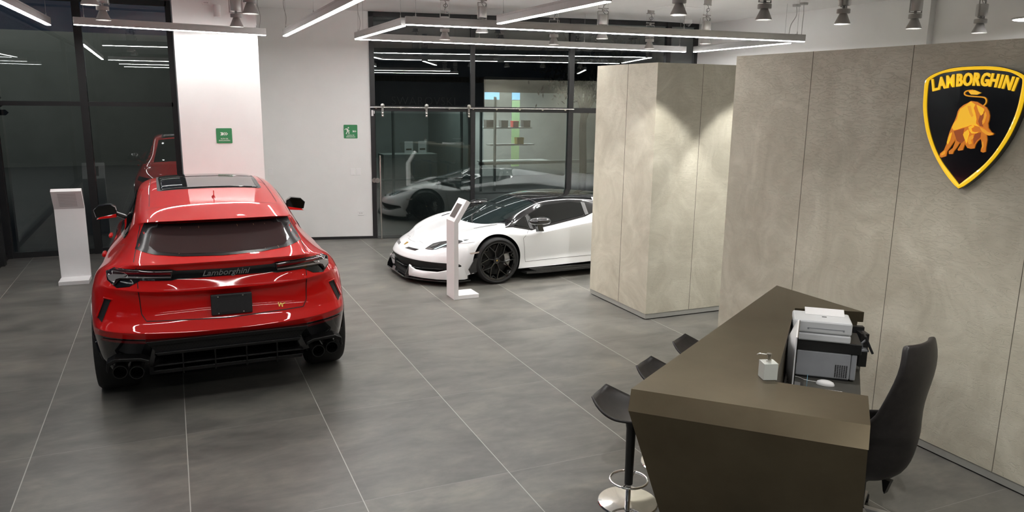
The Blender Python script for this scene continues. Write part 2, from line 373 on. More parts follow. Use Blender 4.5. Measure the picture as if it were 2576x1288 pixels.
sb('shop_frame', storefr, [(x, 8.96, 0, x+.05, 9.04, 2.5) for x in (5.0, 6.2, 8.05, 8.6, 9.0, 11.2, 12.6)]+[(4, 8.96, .35, 8.6, 9.04, .40), (8.6, 8.96, .70, 12.6, 9.1, .78)])
sb('counter', storein, [(6.2, 9.9, 0, 7.7, 10.5, .95)])
sb('shelf', storein, [(9.1, 10.0, 1.62, 10.6, 10.3, 1.66), (9.3, 10.0, 1.14, 10.7, 10.3, 1.18), (9.1, 10, .66, 11.2, 10.5, .7)])
skym = nmat('lit_blue_poster', (.1, .2, .3), .5, emit=(.16, .42, .62), es=.55); grn = nmat('lit_green_poster', (.1, .2, .1), .5, emit=(.16, .22, .10), es=.5)
sb('backlit_poster', skym, [(9.55, 11.5, 2.42, 10.2, 11.53, 2.65)]); sb('backlit_poster', skym, [(10.62, 11.5, 2.42, 10.88, 11.53, 2.65)])
sb('backlit_poster', grn, [(10.62, 11.5, .4, 10.88, 11.53, 2.4)])
text_obj('fascia_lettering', 'SWAROVSKI', .30, nmat('dull_letter_metal', (.16, .16, .17), .4, .3), (-1.97, -.08, 2.36), (1, 0, 0), (0, 0, 1), sh, depth=.01, offset=-.008, space=1.05)
def shopbox(x, z, w, h, c, lab):
    bm = bm_new(); box(bm, -w/2, -.1, 0, w/2, .1, h); m = nmat('box_colour', c, .6)
    box(bm, -w/2-.004, -.104, h*.7, w/2+.004, .104, h+.004)
    return tag(obj('gift_box', bm, m, loc=(x, 10.12, z)), lab, 'box', 'boxes on the shop shelves')
shopbox(9.3, 1.66, .22, .2, (.08, .08, .08), 'leftmost dark box on the upper shelf of the shop outside')
shopbox(9.75, 1.66, .2, .19, (.1, .1, .1), 'dark grey box just left of the red box on the shop shelf')
shopbox(10.1, 1.66, .17, .17, (.5, .03, .03), 'red box on the upper shelf of the shop outside')
shopbox(10.45, 1.66, .2, .19, (.02, .02, .02), 'black box at the right end of the upper shop shelf')
shopbox(10.25, 1.18, .2, .18, (.5, .38, .03), 'yellow box on the lower shelf of the shop outside')
def display_card(x, y, z, lab):
    t = empty('display_card', (x, y, z), .1); tag(t, lab, 'card'); bm = bm_new(); box(bm, -.12, -.006, 0, .12, .006, .34); obj('card', bm, kiosk_w, t)
    bm = bm_new(); box(bm, -.08, -.009, .10, .08, -.006, .14); obj('print', bm, seam_m, t)
display_card(6.95, 10.1, .95, 'larger white card standing on the shop counter outside')
display_card(7.35, 10.15, .95, 'smaller right-hand white card on the shop counter outside')
t = empty('direction_sign', (-1.9, 7.0, 0)); tag(t, 'black arrow signs on a post outside at the left edge', 'sign', None)
bm = bm_new(); tube(bm, [(-.35, .03, -.02), (-.35, .03, 2.6)], .03, 10); obj('post', bm, blackfr, t)
for z0, dx in ((2.31, .10), (2.19, .13), (2.035, .19)):
    bm = bm_new(); prism(bm, [(-.6, z0), (dx-.05, z0), (dx, z0+.05), (dx-.05, z0+.105), (-.6, z0+.105)], -.01, .01, 'y'); obj('arrow_board', bm, blackfr, t)
# tree outside
def tree():
    t = empty('street_tree', (10.4, 6.6, -.02)); tag(t, 'slim branching tree outside the glass, left of the beige block', 'tree')
    bark = mottle('bark', (.05, .046, .04), (.075, .07, .06), 14, .9, .4); leaf = mottle('dark_leaves', (.004, .006, .004), (.008, .011, .006), 9, .7)
    bm = bm_new(); tube(bm, catmull([(0, 0, 0), (.02, 0, .8), (-.02, 0, 1.7), (0, 0, 2.15)], 5), [.10-.001*k for k in range(16)], 8)
    tips = []
    for k in range(9):
        a = 2*PI*k/9+.3; r = .5+.35*random.random(); h = 3.2+.7*random.random()
        p = catmull([(0, 0, 1.9+.05*(k % 4)), (.25*r*math.cos(a), .25*r*math.sin(a), 2.4), (.8*r*math.cos(a), .8*r*math.sin(a), 3.0), (1.4*r*math.cos(a), 1.4*r*math.sin(a), h)], 4)
        tube(bm, p, [.045-.003*i for i in range(len(p))], 6); tips += [p[-1], p[-4], p[-6]]
    obj('trunk', bm, bark, t, smooth=True)
    bm = bm_new()
    for c in tips:
        for k in range(60):
            d = Vector((random.gauss(0, .32), random.gauss(0, .32), random.gauss(0, .22))); q = Vector(c)+d
            R = Euler((random.random()*6, random.random()*6, random.random()*6)).to_matrix(); s = .05+.03*random.random()
            vs = [bm.verts.new(q+R@Vector(v)*s) for v in ((-1, 0, 0), (0, -.4, 0), (1, 0, 0), (0, .4, 0))]; bm.faces.new(vs)
    obj('foliage', bm, leaf, t)
tree()

# ------------------------------------------------------------------ ceiling light lines
ZL = 3.30
def linear_light(p0, p1, label, group='suspended linear lights', h=.092, w=.06, cables=2):
    p0, p1 = Vector((*p0, ZL)), Vector((*p1, ZL)); d = p1-p0; ln = d.length; a = math.atan2(d.y, d.x)
    t = empty('linear_light', tuple((p0+p1)/2), a); tag(t, label, 'light', group)
    bm = bm_new(); box(bm, -ln/2, -w/2, .004, ln/2, w/2, h); box(bm, -ln/2, -w/2-.003, h-.022, ln/2, w/2+.003, h-.018)
    obj('housing', bm, alu, t)
    bm = bm_new(); box(bm, -ln/2+.004, -w/2+.004, -.004, ln/2-.004, w/2-.004, .003); obj('diffuser', bm, glow, t)
    n = max(cables, int(ln/1.8)+1)
    for k in range(n):
        x = -ln/2+.12+(ln-.24)*k/(n-1)
        bm = bm_new(); tube(bm, [(x, 0, h), (x, 0, HC-ZL-.006)], .0022, 5); tube(bm, [(x, 0, h), (x, 0, h+.035)], .006, 6); box(bm, x-.03, -.004, h, x+.012, .004, h+.006)
        obj('suspension_cable', bm, alu, t)
    return t
linear_light((.051, .90), (2.36, 1.326), 'linear light bar across in front of the white column')
linear_light((2.62, 1.31), (2.60, -5.8), 'linear light bar running to the right of the column, left of the glass front')
linear_light((-.245, 1.15), (-.42, -6.1), 'linear light bar at the top left corner by the dark glazing')
linear_light((3.62, 1.352), (9.23, 1.0), 'longest linear light bar nearest to the glass front')
linear_light((3.623, 1.27), (3.623, -1.214), 'short linear light bar forming the left side of the rectangle')
linear_light((3.60, -1.376), (9.062, -1.906), 'long linear light bar forming the near side of the rectangle')
linear_light((9.348, .902), (9.10, -1.60), 'linear light bar forming the right side of the rectangle')
linear_light((4.478, -2.052), (4.488, -4.403), 'linear light bar pointing to the viewer above the middle of the hall')
for q_, (p0, p1) in enumerate([((-.3, -6.3), (2.5, -6.0)), ((-.2, -9.3), (4.4, -9.1)), ((-.2, -12.1), (4.4, -11.9)), ((8.6, -6.5), (8.6, -10.0))]):  # the last bar is added unseen, only for its light
    linear_light(p0, p1, ('linear light bar closing the left rectangle, seen only mirrored in the left glazing', 'second mirrored linear light bar from the top in the left glazing', 'lowest mirrored linear light bar in the left glazing', 'linear light bar added unseen behind the crest partition for light')[q_])

# cables at the end of the long bar with ceiling cups
def power_cup(x, y, lx, ly, lab):
    t = empty('power_cable', (x, y, HC)); tag(t, lab, 'cable', 'power cables of the light bars')
    bm = bm_new(); lathe(bm, [(0, -.03), (.055, -.03), (.058, 0), (0, 0)], 20); obj('ceiling_cup', bm, alu, t)
    bm = bm_new(); tube(bm, catmull([(0, 0, -.03), (.01, 0, -.15), ((lx-x)*.8, (ly-y)*.8, -.3), (lx-x, ly-y, ZL+.092-HC)], 5), .005, 6); obj('cable', bm, alu, t)
power_cup(9.27, -1.63, 9.02, -1.895, 'power cable with white ceiling cup at the outer right end of the light rectangle')
power_cup(9.33, -1.43, 9.12, -1.55, 'power cable with white ceiling cup, left of the two by the right wall')
def wire_pair(x, y, lab):
    bm = bm_new(); tube(bm, catmull([(0, 0, ZL+.094), (.02, 0, 3.55), (-.01, 0, 3.7), (.0, 0, HC)], 6), .0035, 6)
    tag(obj('supply_wire', bm, grey_lamp, loc=(x, y, 0)), lab, 'cable')
wire_pair(2.28, 1.312, 'thin supply wire rising from the right end of the light bar by the column')
wire_pair(3.68, 1.348, 'thin supply wire rising from the left corner of the light rectangle')
wire_pair(2.62, 1.25, 'thin supply wire rising from the far end of the bar left of the glass front')

# pendant spot lamps
def pendant():
    t = empty('pendant_spotlight')
    bm = bm_new(); lathe(bm, [(.075, 0), (.078, .004), (.034, .105), (.03, .105), (.070, .006)], 28, cap=False); obj('cone_shade', bm, grey_lamp, t, smooth=True)
    bm = bm_new(); lathe(bm, [(0, .014), (.048, .012), (.05, .018), (0, .02)], 20, cap=False); obj('bulb', bm, bulb, t)
    bm = bm_new(); lathe(bm, [(0, .103), (.062, .103), (.065, .107), (.065, .143), (.06, .147), (0, .147)], 28, cap=False); obj('ring', bm, grey_lamp, t, smooth=True)
    bm = bm_new(); lathe(bm, [(.015, .147), (.015, .178)], 10); box(bm, -.07, -.006, .158, .07, .006, .166)
    for s in (-1, 1): box(bm, s*.072-.004, -.006, .158, s*.072+.004, .006, .345)
    box(bm, -.072, -.006, .345, .072, .006, .352)
    obj('yoke', bm, grey_lamp, t)
    bm = bm_new(); lathe(bm, [(0, .178), (.056, .178), (.06, .183), (.06, .300), (.056, .305), (0, .305)], 28, cap=False); obj('gear_cylinder', bm, alu, t, smooth=True)
    bm = bm_new(); box(bm, -.07, -.012, .375, .07, .012, .388); box(bm, -.012, -.012, .352, .012, .012, .376); obj('crossbar', bm, grey_lamp, t)
    bm = bm_new(); box(bm, -.07, -.012, HC-3.27-.066, .07, .012, HC-3.27-.053); obj('crossbar', bm, grey_lamp, t)
    for s in (-1, 1):
        bm = bm_new(); tube(bm, [(s*.066, 0, .388), (s*.066, 0, HC-3.27-.066)], .0014, 4); obj('suspension_wire', bm, alu, t)
    bm = bm_new(); tube(bm, catmull([(0, 0, .388), (.012, .01, .42), (.045, 0, .45), (.01, -.02, .475), (-.02, 0, .455), (.01, .01, .43), (.02, 0, .49), (0, 0, HC-3.27-.066)], 5), .0032, 6)
    tube(bm, catmull([(.0, .01, .352), (.05, .01, .365), (.075, .01, .33), (.04, .01, .31), (.0, .01, .35)], 5), .003, 6)
    obj('power_wire', bm, blackwood, t)
    bm = bm_new(); lathe(bm, [(0, HC-3.27-.053), (.05, HC-3.27-.053), (.052, HC-3.27-.05), (.052, HC-3.27)], 24, cap=False); obj('ceiling_canopy', bm, grey_lamp, t, smooth=True)
    return t
plab = ['over the left glazing, lower of the left pair', 'before the white column, lower of the two', 'at the top edge by the left glazing', 'at the top edge right of another before the column',
        'far row in the light rectangle, left one', 'far row in the light rectangle, middle one', 'far row in the light rectangle, right one',
        'behind the near bar of the rectangle, left one', 'behind the near bar of the rectangle, middle one', 'behind the near bar of the rectangle, right one',
        'above the beige block, first of a row of five', 'second from left in the row of five', 'third from left in the row of five', 'just left of the crest, fourth of five', 'above the crest, rightmost of five', 'added unseen above the reception desk for light', 'added unseen above the office chair for light']
proto = pendant()
for k, (x, y) in enumerate(TRACK):
    o = proto if k == 0 else copy_tree(proto)
    o.location = (x, y, 3.27); o.rotation_euler = (0, 0, .2*((k*7) % 5-2)); tag(o, 'grey cone pendant spotlight '+plab[k], 'lamp', 'pendant spotlights')
    if k == 10: spot(x, y, 3.29, LAMP_W*1.7, 62, .3, (x+.35, -3.07, 1.05))
    elif k == 12: spot(x, y, 3.29, LAMP_W*1.7, 62, .3, (x-.1, -3.07, 1.05))
    elif k == 11: spot(x-.0, y, 3.30, LAMP_W*.5, 70, .6, (x-1.2, y-1.0, 0))
    else: spot(x, y, 3.285, LAMP_W*(.35 if k < 4 else 1), 110, .7)
# flat panel lamp at the right edge
t = empty('disc_light', (10.0-.75, -4.9, 3.36)); tag(t, 'thin round flat light at the right edge above the crest', 'light')
bm = bm_new(); lathe(bm, [(0, .018), (.20, .018), (.215, .012), (.21, 0), (.20, -.002)], 40, cap=False); obj('housing', bm, alu, t, smooth=True)
bm = bm_new(); lathe(bm, [(0, -.004), (.19, -.004), (.2, .0)], 40, cap=False); obj('diffuser', bm, glow, t)
bm = bm_new(); tube(bm, [(0, 0, .018), (0, 0, HC-3.36)], .006, 8); obj('stem', bm, alu, t)

# ceiling vent, dome camera
t = empty('ceiling_vent', (8.12, -.15, HC)); tag(t, 'square white air diffuser in the ceiling above the rectangle', 'vent')
for k, s in enumerate((.30, .22, .14)):
    bm = bm_new(); pr = [(-s, -s), (s, -s), (s, s), (-s, s)]; q = s-.05; prism(bm, pr, -.004-.004*k, -.02-.004*k, 'z', 0, [(-q, -q), (q, -q), (q, q), (-q, q)]); obj('louvre', bm, ceil_m, t)
t = empty('dome_camera', (9.35, 1.15, HC)); tag(t, 'white dome security camera on the ceiling before the dark header', 'camera')
bm = bm_new(); lathe(bm, [(.075, 0), (.08, -.01), (.08, -.06), (.06, -.07), (0, -.07)], 24, cap=False); obj('housing', bm, kiosk_w, t, smooth=True)
bm = bm_new(); lathe(bm, [(.058, -.068), (.05, -.095), (.03, -.112), (0, -.118)], 24, cap=False); obj('dome', bm, gblack, t, smooth=True)
# wall speaker and outlet high on the column
t = empty('wall_speaker', (1.747, 1.45, 3.605)); tag(t, 'small white cylindrical wall speaker high on the column', 'speaker')
bm = bm_new(); lathe(bm, [(0, -.085), (.042, -.085), (.047, -.08), (.047, .065), (.042, .075), (0, .078)], 24, 'z', (0, -.058, 0), cap=False); obj('housing', bm, kiosk_w, t, smooth=True)
bm = bm_new(); box(bm, -.02, -.03, -.04, .02, 0, .04); obj('bracket', bm, kiosk_w, t)
def plate(name, x, y, z, w, h, lab, n=2, cat='switch', grp=None):
    t = empty(name, (x, y, z)) if y else empty(name, WP(x, 0, z), GA); tag(t, lab, cat, grp)
    bm = bm_new(); box(bm, -w/2, -.009, -h/2, w/2, 0, h/2); obj('face_plate', bm, kiosk_w, t, bevel=.002)
    for k in range(n):
        bm = bm_new(); u = (k-(n-1)/2)*w*.62/n
        if cat == 'outlet':
            for s in (-1, 1): box(bm, u-.002+s*.007, -.012, -.008, u+.002+s*.007, -.009, .008)
            obj('socket', bm, seam_m, t)
        else:
            box(bm, u-w*.24/n, -.013, -h*.26, u+w*.24/n, -.009, h*.26); obj('rocker', bm, kiosk_w, t, bevel=.001)
plate('wall_outlet', 1.612, 1.45, 3.705, .095, .055, 'white socket at the top of the column beside the speaker', 2, 'outlet')
plate('light_switch', -.327, None, 1.188, .075, .115, 'white light switch left of a pair under the running man sign', 1, 'switch', 'pair of switches by the glass front')
plate('light_switch', -.225, None, 1.188, .075, .115, 'white light switch right of a pair under the running man sign', 1, 'switch', 'pair of switches by the glass front')
plate('light_switch', -1.70, None, 1.196, .075, .12, 'single white light switch just right of the column edge', 1)
plate('wall_outlet', -.203, None, .458, .11, .075, 'white double socket low on the wall beside the glass front', 2, 'outlet')

# ------------------------------------------------------------------ evacuation signs
sgreen = mottle('sign_green', (.035, .22, .085), (.042, .25, .10), 12, .45); swhite = nmat('sign_white', (.75, .8, .74), .5)
def sign(x, y, z, w, man, lines, lab):
    t = empty('evacuation_sign', (x, y, z)) if y else empty('evacuation_sign', WP(x, 0, z), GA); tag(t, lab, 'sign')
    bm = bm_new(); r = .012; pts = []
    for cx, cz, a0 in ((w/2-r, w/2-r, 0), (-w/2+r, w/2-r, 90), (-w/2+r, -w/2+r, 180), (w/2-r, -w/2+r, 270)):
        for k in range(5): a = math.radians(a0+22.5*k); pts.append((cx+r*math.cos(a), cz+r*math.sin(a)))
    prism(bm, pts, -.006, 0, 'y'); obj('board', bm, sgreen, t)
    bm = bm_new(); s = w*(.30 if man else .5); ox = (.13*w if man else -.25*w); oz = .02*w if man else .13*w; hh = s*.4
    def chev(x0, wd, notch):
        P = [(x0, hh/2), (x0+wd, hh/2), (x0+wd+hh*.5, 0), (x0+wd, -hh/2), (x0, -hh/2), (x0+notch, 0)]
        prism(bm, [(ox+a, oz+b) for a, b in P], -.0075, -.006, 'y')
    chev(0, s*.33, hh*.4); chev(s*.40+hh*.1, s*.12, hh*.5); chev(s*.62+hh*.1, s*.12, hh*.5)
    obj('arrow', bm, swhite, t)
    if man:
        bm = bm_new(); k = w/100
        def ln(a, b, r): 
            a, b = Vector(a), Vector(b); d = (b-a).normalized(); n = Vector((-d.y, d.x))*r
            prism(bm, [tuple(q*k) for q in (a+n, b+n, b-n, a-n)], -.0075, -.006, 'y')
        ln((-27, 20), (-20, 2), 5); ln((-20, 5), (-12, -4), 3.2); ln((-12, -3), (-13, -18), 3); ln((-21, 4), (-33, -18), 3.2)
        ln((-25, 22), (-36, 20), 2.2); ln((-36, 21), (-42, 12), 2.2); ln((-22, 20), (-15, 9), 2.2); ln((-16, 10), (-6, 5), 2.2)
        prism(bm, [((-15+5*math.cos(a))*k, (28+5*math.sin(a))*k) for a in [2*PI*i/14 for i in range(14)]], -.0075, -.006, 'y')
        obj('running_figure', bm, swhite, t)
    for k, s_ in enumerate(lines):
        text_obj('lettering', s_, w*.11, swhite, (0, -.0065, -w*(.2 if not man else .27)-w*.12*k), (1, 0, 0), (0, 0, 1), t, depth=.0006, offset=.0004)
sign(1.743, 1.45, 1.91, .211, False, ['RUTA DE', 'EVACUACIÓN'], 'green square evacuation route sign with arrows on the column')
sign(-.342, None, 1.881, .232, True, ['SALIDA DE', 'EMERGENCIA'], 'green square emergency exit sign with a running figure beside the glass')

# ------------------------------------------------------------------ information kiosks
def kiosk(label, loc, rz, width):
    t = empty('information_kiosk', loc, rz); tag(t, label, 'kiosk')
    P = [(0, 0), (.335, 0), (.335, .052), (.058, .052), (.058, .972), (.215, 1.222), (.165, 1.255), (0, .99)]   # x = forward, z
    bm = bm_new(); prism(bm, P, 0, width, 'y'); obj('body', bm, kiosk_w, t, bevel=.003)
    d = Vector((.165, 0, .265)).normalized(); n = Vector((-d.z, 0, d.x))
    o = Vector((0, width/2, .99))
    def quad(name, mat, u0, u1, v0, v1, h0, h1, par=t):
        bm = bm_new(); vs = []
        for h in (h0, h1):
            for u, v in ((u0, v0), (u1, v0), (u1, v1), (u0, v1)): vs.append(bm.verts.new(o+d*v+Vector((0, u, 0))+n*h))
        for f in ((0, 1, 2, 3), (4, 5, 6, 7), (0, 1, 5, 4), (1, 2, 6, 5), (2, 3, 7, 6), (3, 0, 4, 7)): bm.faces.new([vs[i] for i in f])
        return obj(name, bm, mat, par)
    s = quad('screen', nmat('screen_off', (.10, .085, .08), .2), -.082, .082, .05, .24, .0005, .003)
    # perforated vent on the back of the head
    d2 = Vector((.157, 0, .25)).normalized(); n2 = Vector((d2.z, 0, -d2.x)); bm = bm_new()
    for k in range(22):
        u = -.10+.2*k/21
        for j in range(9):
            c = Vector((.058, width/2+u, .972))+d2*(.05+.2*j/8)+n2*.0012
            q = [c+Vector((0, a*.0022, 0))+d2*b*.007 for a, b in ((-1, -1), (1, -1), (1, 1), (-1, 1))]; bm.faces.new([bm.verts.new(p) for p in q])
    obj('vent_holes', bm, nmat('vent_grey', (.35, .32, .32), .6), t)
    return t
kiosk('white floor kiosk with a small screen in front of the white sports car', (4.160, -1.452, 0), math.radians(1), .277)
kiosk('white floor kiosk seen from behind, beside the red car and the dark glazing', (-.425, 1.385, 0), math.radians(-91), .355)

# ------------------------------------------------------------------ crest
SG = {"outer":[[0.0403,-0.4004],[0.0008,-0.382],[-0.0658,-0.324],[-0.1362,-0.2459],[-0.2004,-0.1581],[-0.26,-0.0454],[-0.297,0.0614],[-0.3159,0.1459],[-0.3227,0.2456],[-0.3237,0.3029],[-0.3086,0.3331],[-0.2482,0.366],[-0.1431,0.3946],[-0.0471,0.4036],[0.0236,0.4052]],"inner":[[0.0344,-0.3768],[-0.004400000000000001,-0.34165],[-0.0432,-0.3065],[-0.1215,-0.2293],[-0.1854,-0.1416],[-0.2393,-0.0367],[-0.2733,0.0621],[-0.2912,0.1462],[-0.2989,0.2456],[-0.2978,0.3064],[-0.2818,0.329],[-0.2135,0.3615],[-0.132,0.3745],[-0.0441,0.3833],[0.0267,0.3837]],"tail":[[0.1295,0.1528],[0.1424,0.1687],[0.1423,0.19],[0.1233,0.2055],[0.0674,0.2102],[0.0119,0.2149],[-0.0116,0.2236],[-0.0151,0.2366],[0.0031,0.2482],[0.0419,0.2518]],"red":[[-0.1263,-0.2258],[-0.0597,-0.1902],[0.0442,-0.1194],[0.0721,-0.1471],[0.1107,-0.1958],[0.0606,-0.1775],[0.0224,-0.1915],[-0.0109,-0.243],[-0.0525,-0.2998],[-0.0722,-0.2787]],"letters":[[-0.2675,0.2266],[-0.2451,0.3134],[0.3206,0.2245],[0.3153,0.3079],[-0.0041,0.2707],[-0.0171,0.3611],[0.0702,0.2703],[0.0611,0.3594]],"polys":{"body":[[0.0403,0.1819],[0.0799,0.1772],[0.1214,0.1563],[0.15,0.1425],[0.1687,0.118],[0.1788,0.0898],[0.1792,0.0614],[0.1748,0.0398],[0.182,0.0115],[0.207,-0.0159],[0.2227,-0.0209],[0.2186,-0.0332],[0.1953,-0.0379],[0.1757,-0.0332],[0.1844,-0.0672],[0.1832,-0.1105],[0.1841,-0.143],[0.1697,-0.1491],[0.1535,-0.1429],[0.1535,-0.1269],[0.1584,-0.1085],[0.1492,-0.0764],[0.1412,-0.0588],[0.1209,-0.078],[0.1086,-0.1006],[0.1045,-0.1265],[0.0815,-0.1302],[0.0571,-0.1259],[0.0405,-0.1048],[0.0339,-0.0867],[0.0326,-0.1053],[0.0235,-0.143],[-0.004,-0.1486],[-0.0107,-0.1415],[0.0062,-0.1069],[0.0081,-0.0919],[-0.0069,-0.1002],[-0.0228,-0.1311],[-0.04,-0.1548],[-0.0455,-0.174],[-0.0701,-0.1758],[-0.0744,-0.1572],[-0.0472,-0.1327],[-0.0362,-0.0945],[-0.034,-0.0644],[-0.0455,-0.0875],[-0.0688,-0.1265],[-0.0893,-0.1582],[-0.0928,-0.1927],[-0.125,-0.2043],[-0.139,-0.1961],[-0.1374,-0.1768],[-0.1112,-0.1521],[-0.0968,-0.1056],[-0.0939,-0.0676],[-0.0868,-0.0296],[-0.0756,0.0083],[-0.0605,0.0462],[-0.0495,0.0836],[-0.0456,0.1133],[-0.0361,0.1319],[-0.0112,0.1543],[0.0185,0.1693]],"h1":[[0.0407,0.179],[0.0748,0.1592],[0.0663,0.1374],[0.0831,0.1017],[0.0961,0.0659],[0.0964,0.037],[0.1249,0.0164],[0.0946,0.0224],[0.063,0.0248],[0.0331,0.0127],[0.0024,0.0041],[-0.0282,-0.0083],[-0.0561,-0.0133],[-0.0705,0.0011],[-0.0624,0.0312],[-0.0422,0.0616],[-0.037,0.0987],[-0.0275,0.1284],[0.0053,0.1509]],"h2":[[0.0843,0.1579],[0.1153,0.1455],[0.1402,0.1316],[0.1383,0.103],[0.1252,0.0884],[0.1042,0.1166]],"h3":[[0.1444,0.1032],[0.1541,0.1141],[0.1615,0.0894],[0.1542,0.0462],[0.1434,0.0315],[0.138,0.0529],[0.1447,0.0746]],"h4":[[0.0489,0.0133],[0.0788,0.024],[0.0879,0.0149],[0.0701,0.0032],[0.0766,-0.0147],[0.1009,-0.0209],[0.1235,-0.0162],[0.1097,-0.0277],[0.0787,-0.0292],[0.0589,-0.0119]],"h5":[[0.0226,-0.0245],[0.0476,-0.005],[0.0591,-0.0302],[0.0526,-0.0672],[0.0489,-0.0969],[0.0363,-0.0755],[0.0167,-0.0396]],"h6":[[0.0623,-0.052],[0.0875,-0.0361],[0.0945,-0.0576],[0.0788,-0.0731],[0.0881,-0.0946],[0.0697,-0.103],[0.0547,-0.0818]],"h7":[[-0.0799,-0.0368],[-0.0662,-0.0287],[-0.0736,-0.0816],[-0.0858,-0.1125],[-0.0962,-0.098]],"h8":[[-0.1102,-0.1596],[-0.0971,-0.1511],[-0.0992,-0.1779],[-0.1227,-0.1911],[-0.1285,-0.18]],"h9":[[0.1563,-0.0833],[0.1628,-0.0756],[0.1696,-0.1114],[0.1626,-0.1263]],"horn":[[0.1264,0.0164],[0.1589,0.0034],[0.1921,-0.0166],[0.2227,-0.0209],[0.2182,-0.0311],[0.1949,-0.0358],[0.171,-0.027],[0.1459,-0.0116]],"d1":[[-0.055,-0.0207],[-0.0278,-0.0105],[0.0185,0.0033],[0.0157,-0.0322],[0.0339,-0.0756],[0.0092,-0.0993],[-0.024,-0.0826],[-0.0402,-0.0498]],"d2":[[0.116,0.0881],[0.1423,0.1174],[0.1455,0.0746],[0.1375,0.0457],[0.1493,0.0174],[0.1256,0.0222],[0.1097,0.0519]],"d3":[[0.102,-0.0281],[0.1393,-0.0191],[0.1402,-0.0516],[0.1165,-0.0746],[0.1008,-0.1011],[0.0907,-0.0578]],"d4":[[0.0216,0.1475],[0.0447,0.1515],[0.0577,0.1155],[0.0736,0.087],[0.0635,0.0758],[0.0442,0.1007]],"tuft":[[0.0117,0.2439],[0.0535,0.2525],[0.1008,0.2346],[0.0733,0.2224],[0.0342,0.2237]]}}
def crest():
    cx = .032; X = 5.93
    t = empty('crest_sign', (X, -6.68-cx, 2.34)); tag(t, 'black and gold shield sign with a bull, on the beige partition', 'sign')
    flip = lambda p, h: (-h, -(p[0]-cx), p[1])          # sign plane faces -X, h = towards the viewer
    def half(L_): 
        L_ = [tuple(p) for p in L_]; L_[0] = (cx, L_[0][1]); L_[-1] = (cx, L_[-1][1]); return L_
    def ring(L_):
        h = half(L_); sm = [tuple(p)[:2] for p in catmull([(a, b, 0) for a, b in h[1:-1]], 4)]
        h = [h[0]]+sm+[h[-1]]
        return h+[(2*cx-a, b) for a, b in h[-2:0:-1]]
    out, inn = ring(SG['outer']), ring(SG['inner'])
    def solid(name, pts, h0, h1, mat, par=t):
        bm = bm_new(); a = [bm.verts.new(flip(p, h0)) for p in pts]; b = [bm.verts.new(flip(p, h1)) for p in pts]; n = len(a)
        bm.faces.new(b); bm.faces.new(a[::-1])
        for i in range(n): bm.faces.new((a[i], a[(i+1) % n], b[(i+1) % n], b[i]))
        return obj(name, bm, mat, par)
    big = [((a-cx)*1.018+cx, b*1.012) for a, b in out]
    solid('shield', big, -.038, 0, gblack)
    solid('face', inn, 0, .0015, gblack)
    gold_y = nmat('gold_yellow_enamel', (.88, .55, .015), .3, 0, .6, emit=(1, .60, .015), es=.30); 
    bm = bm_new(); n = len(out); mid = [((a[0]+b[0])/2, (a[1]+b[1])/2) for a, b in zip(out, inn)]
    R = []
    for L_, h in ((out, 0), (out, .010), (mid, .0155), (inn, .010), (inn, 0)): R.append([bm.verts.new(flip(p, h)) for p in L_])
    for a, b in zip(R, R[1:]):
        for i in range(n): bm.faces.new((a[i], a[(i+1) % n], b[(i+1) % n], b[i]))
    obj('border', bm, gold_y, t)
    # lettering on an arc
    word = 'LAMBORGHINI'; wid = [.8, 1, 1.15, 1, 1.02, 1, 1.02, 1, .55, 1.02, .55]; tot = sum(wid); acc = 0; bmx = bm_new()
    x0, x1 = -.272, .334
    for ch, w_ in zip(word, wid):
        u = x0+(x1-x0)*(acc+w_/2)/tot; acc += w_
        v = .318-(u-cx)**2*.43; ang = -(u-cx)*.86
        me = text_mesh(ch, .114, depth=.006, offset=.0038)
        sx = .70; R2 = Matrix.Rotation(ang, 4, 'Z')
        me.transform(Matrix.Scale(sx, 4, (1, 0, 0))); me.transform(R2)
        me.transform(Matrix.Translation((u-cx, v, .006)))
        me.transform(Matrix(((0, 0, -1, 0), (-1, 0, 0, 0), (0, 1, 0, 0), (0, 0, 0, 1))))
        bmx.from_mesh(me); bpy.data.meshes.remove(me)
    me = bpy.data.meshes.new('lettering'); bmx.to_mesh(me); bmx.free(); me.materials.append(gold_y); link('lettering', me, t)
    # bull in layered relief
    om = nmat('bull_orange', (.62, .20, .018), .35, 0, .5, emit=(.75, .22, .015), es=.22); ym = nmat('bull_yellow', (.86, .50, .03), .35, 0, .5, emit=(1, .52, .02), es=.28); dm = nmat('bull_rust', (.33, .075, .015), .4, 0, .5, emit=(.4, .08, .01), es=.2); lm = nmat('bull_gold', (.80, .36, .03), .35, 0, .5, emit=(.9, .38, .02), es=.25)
    P = SG['polys']
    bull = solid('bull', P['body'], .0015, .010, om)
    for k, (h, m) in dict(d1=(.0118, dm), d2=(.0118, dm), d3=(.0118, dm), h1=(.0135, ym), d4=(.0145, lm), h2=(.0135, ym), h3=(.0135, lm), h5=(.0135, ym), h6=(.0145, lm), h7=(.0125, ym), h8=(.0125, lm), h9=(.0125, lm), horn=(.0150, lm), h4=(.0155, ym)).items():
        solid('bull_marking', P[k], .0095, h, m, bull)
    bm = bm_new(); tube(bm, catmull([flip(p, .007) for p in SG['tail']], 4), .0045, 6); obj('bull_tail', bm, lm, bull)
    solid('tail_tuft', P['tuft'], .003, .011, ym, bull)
crest()

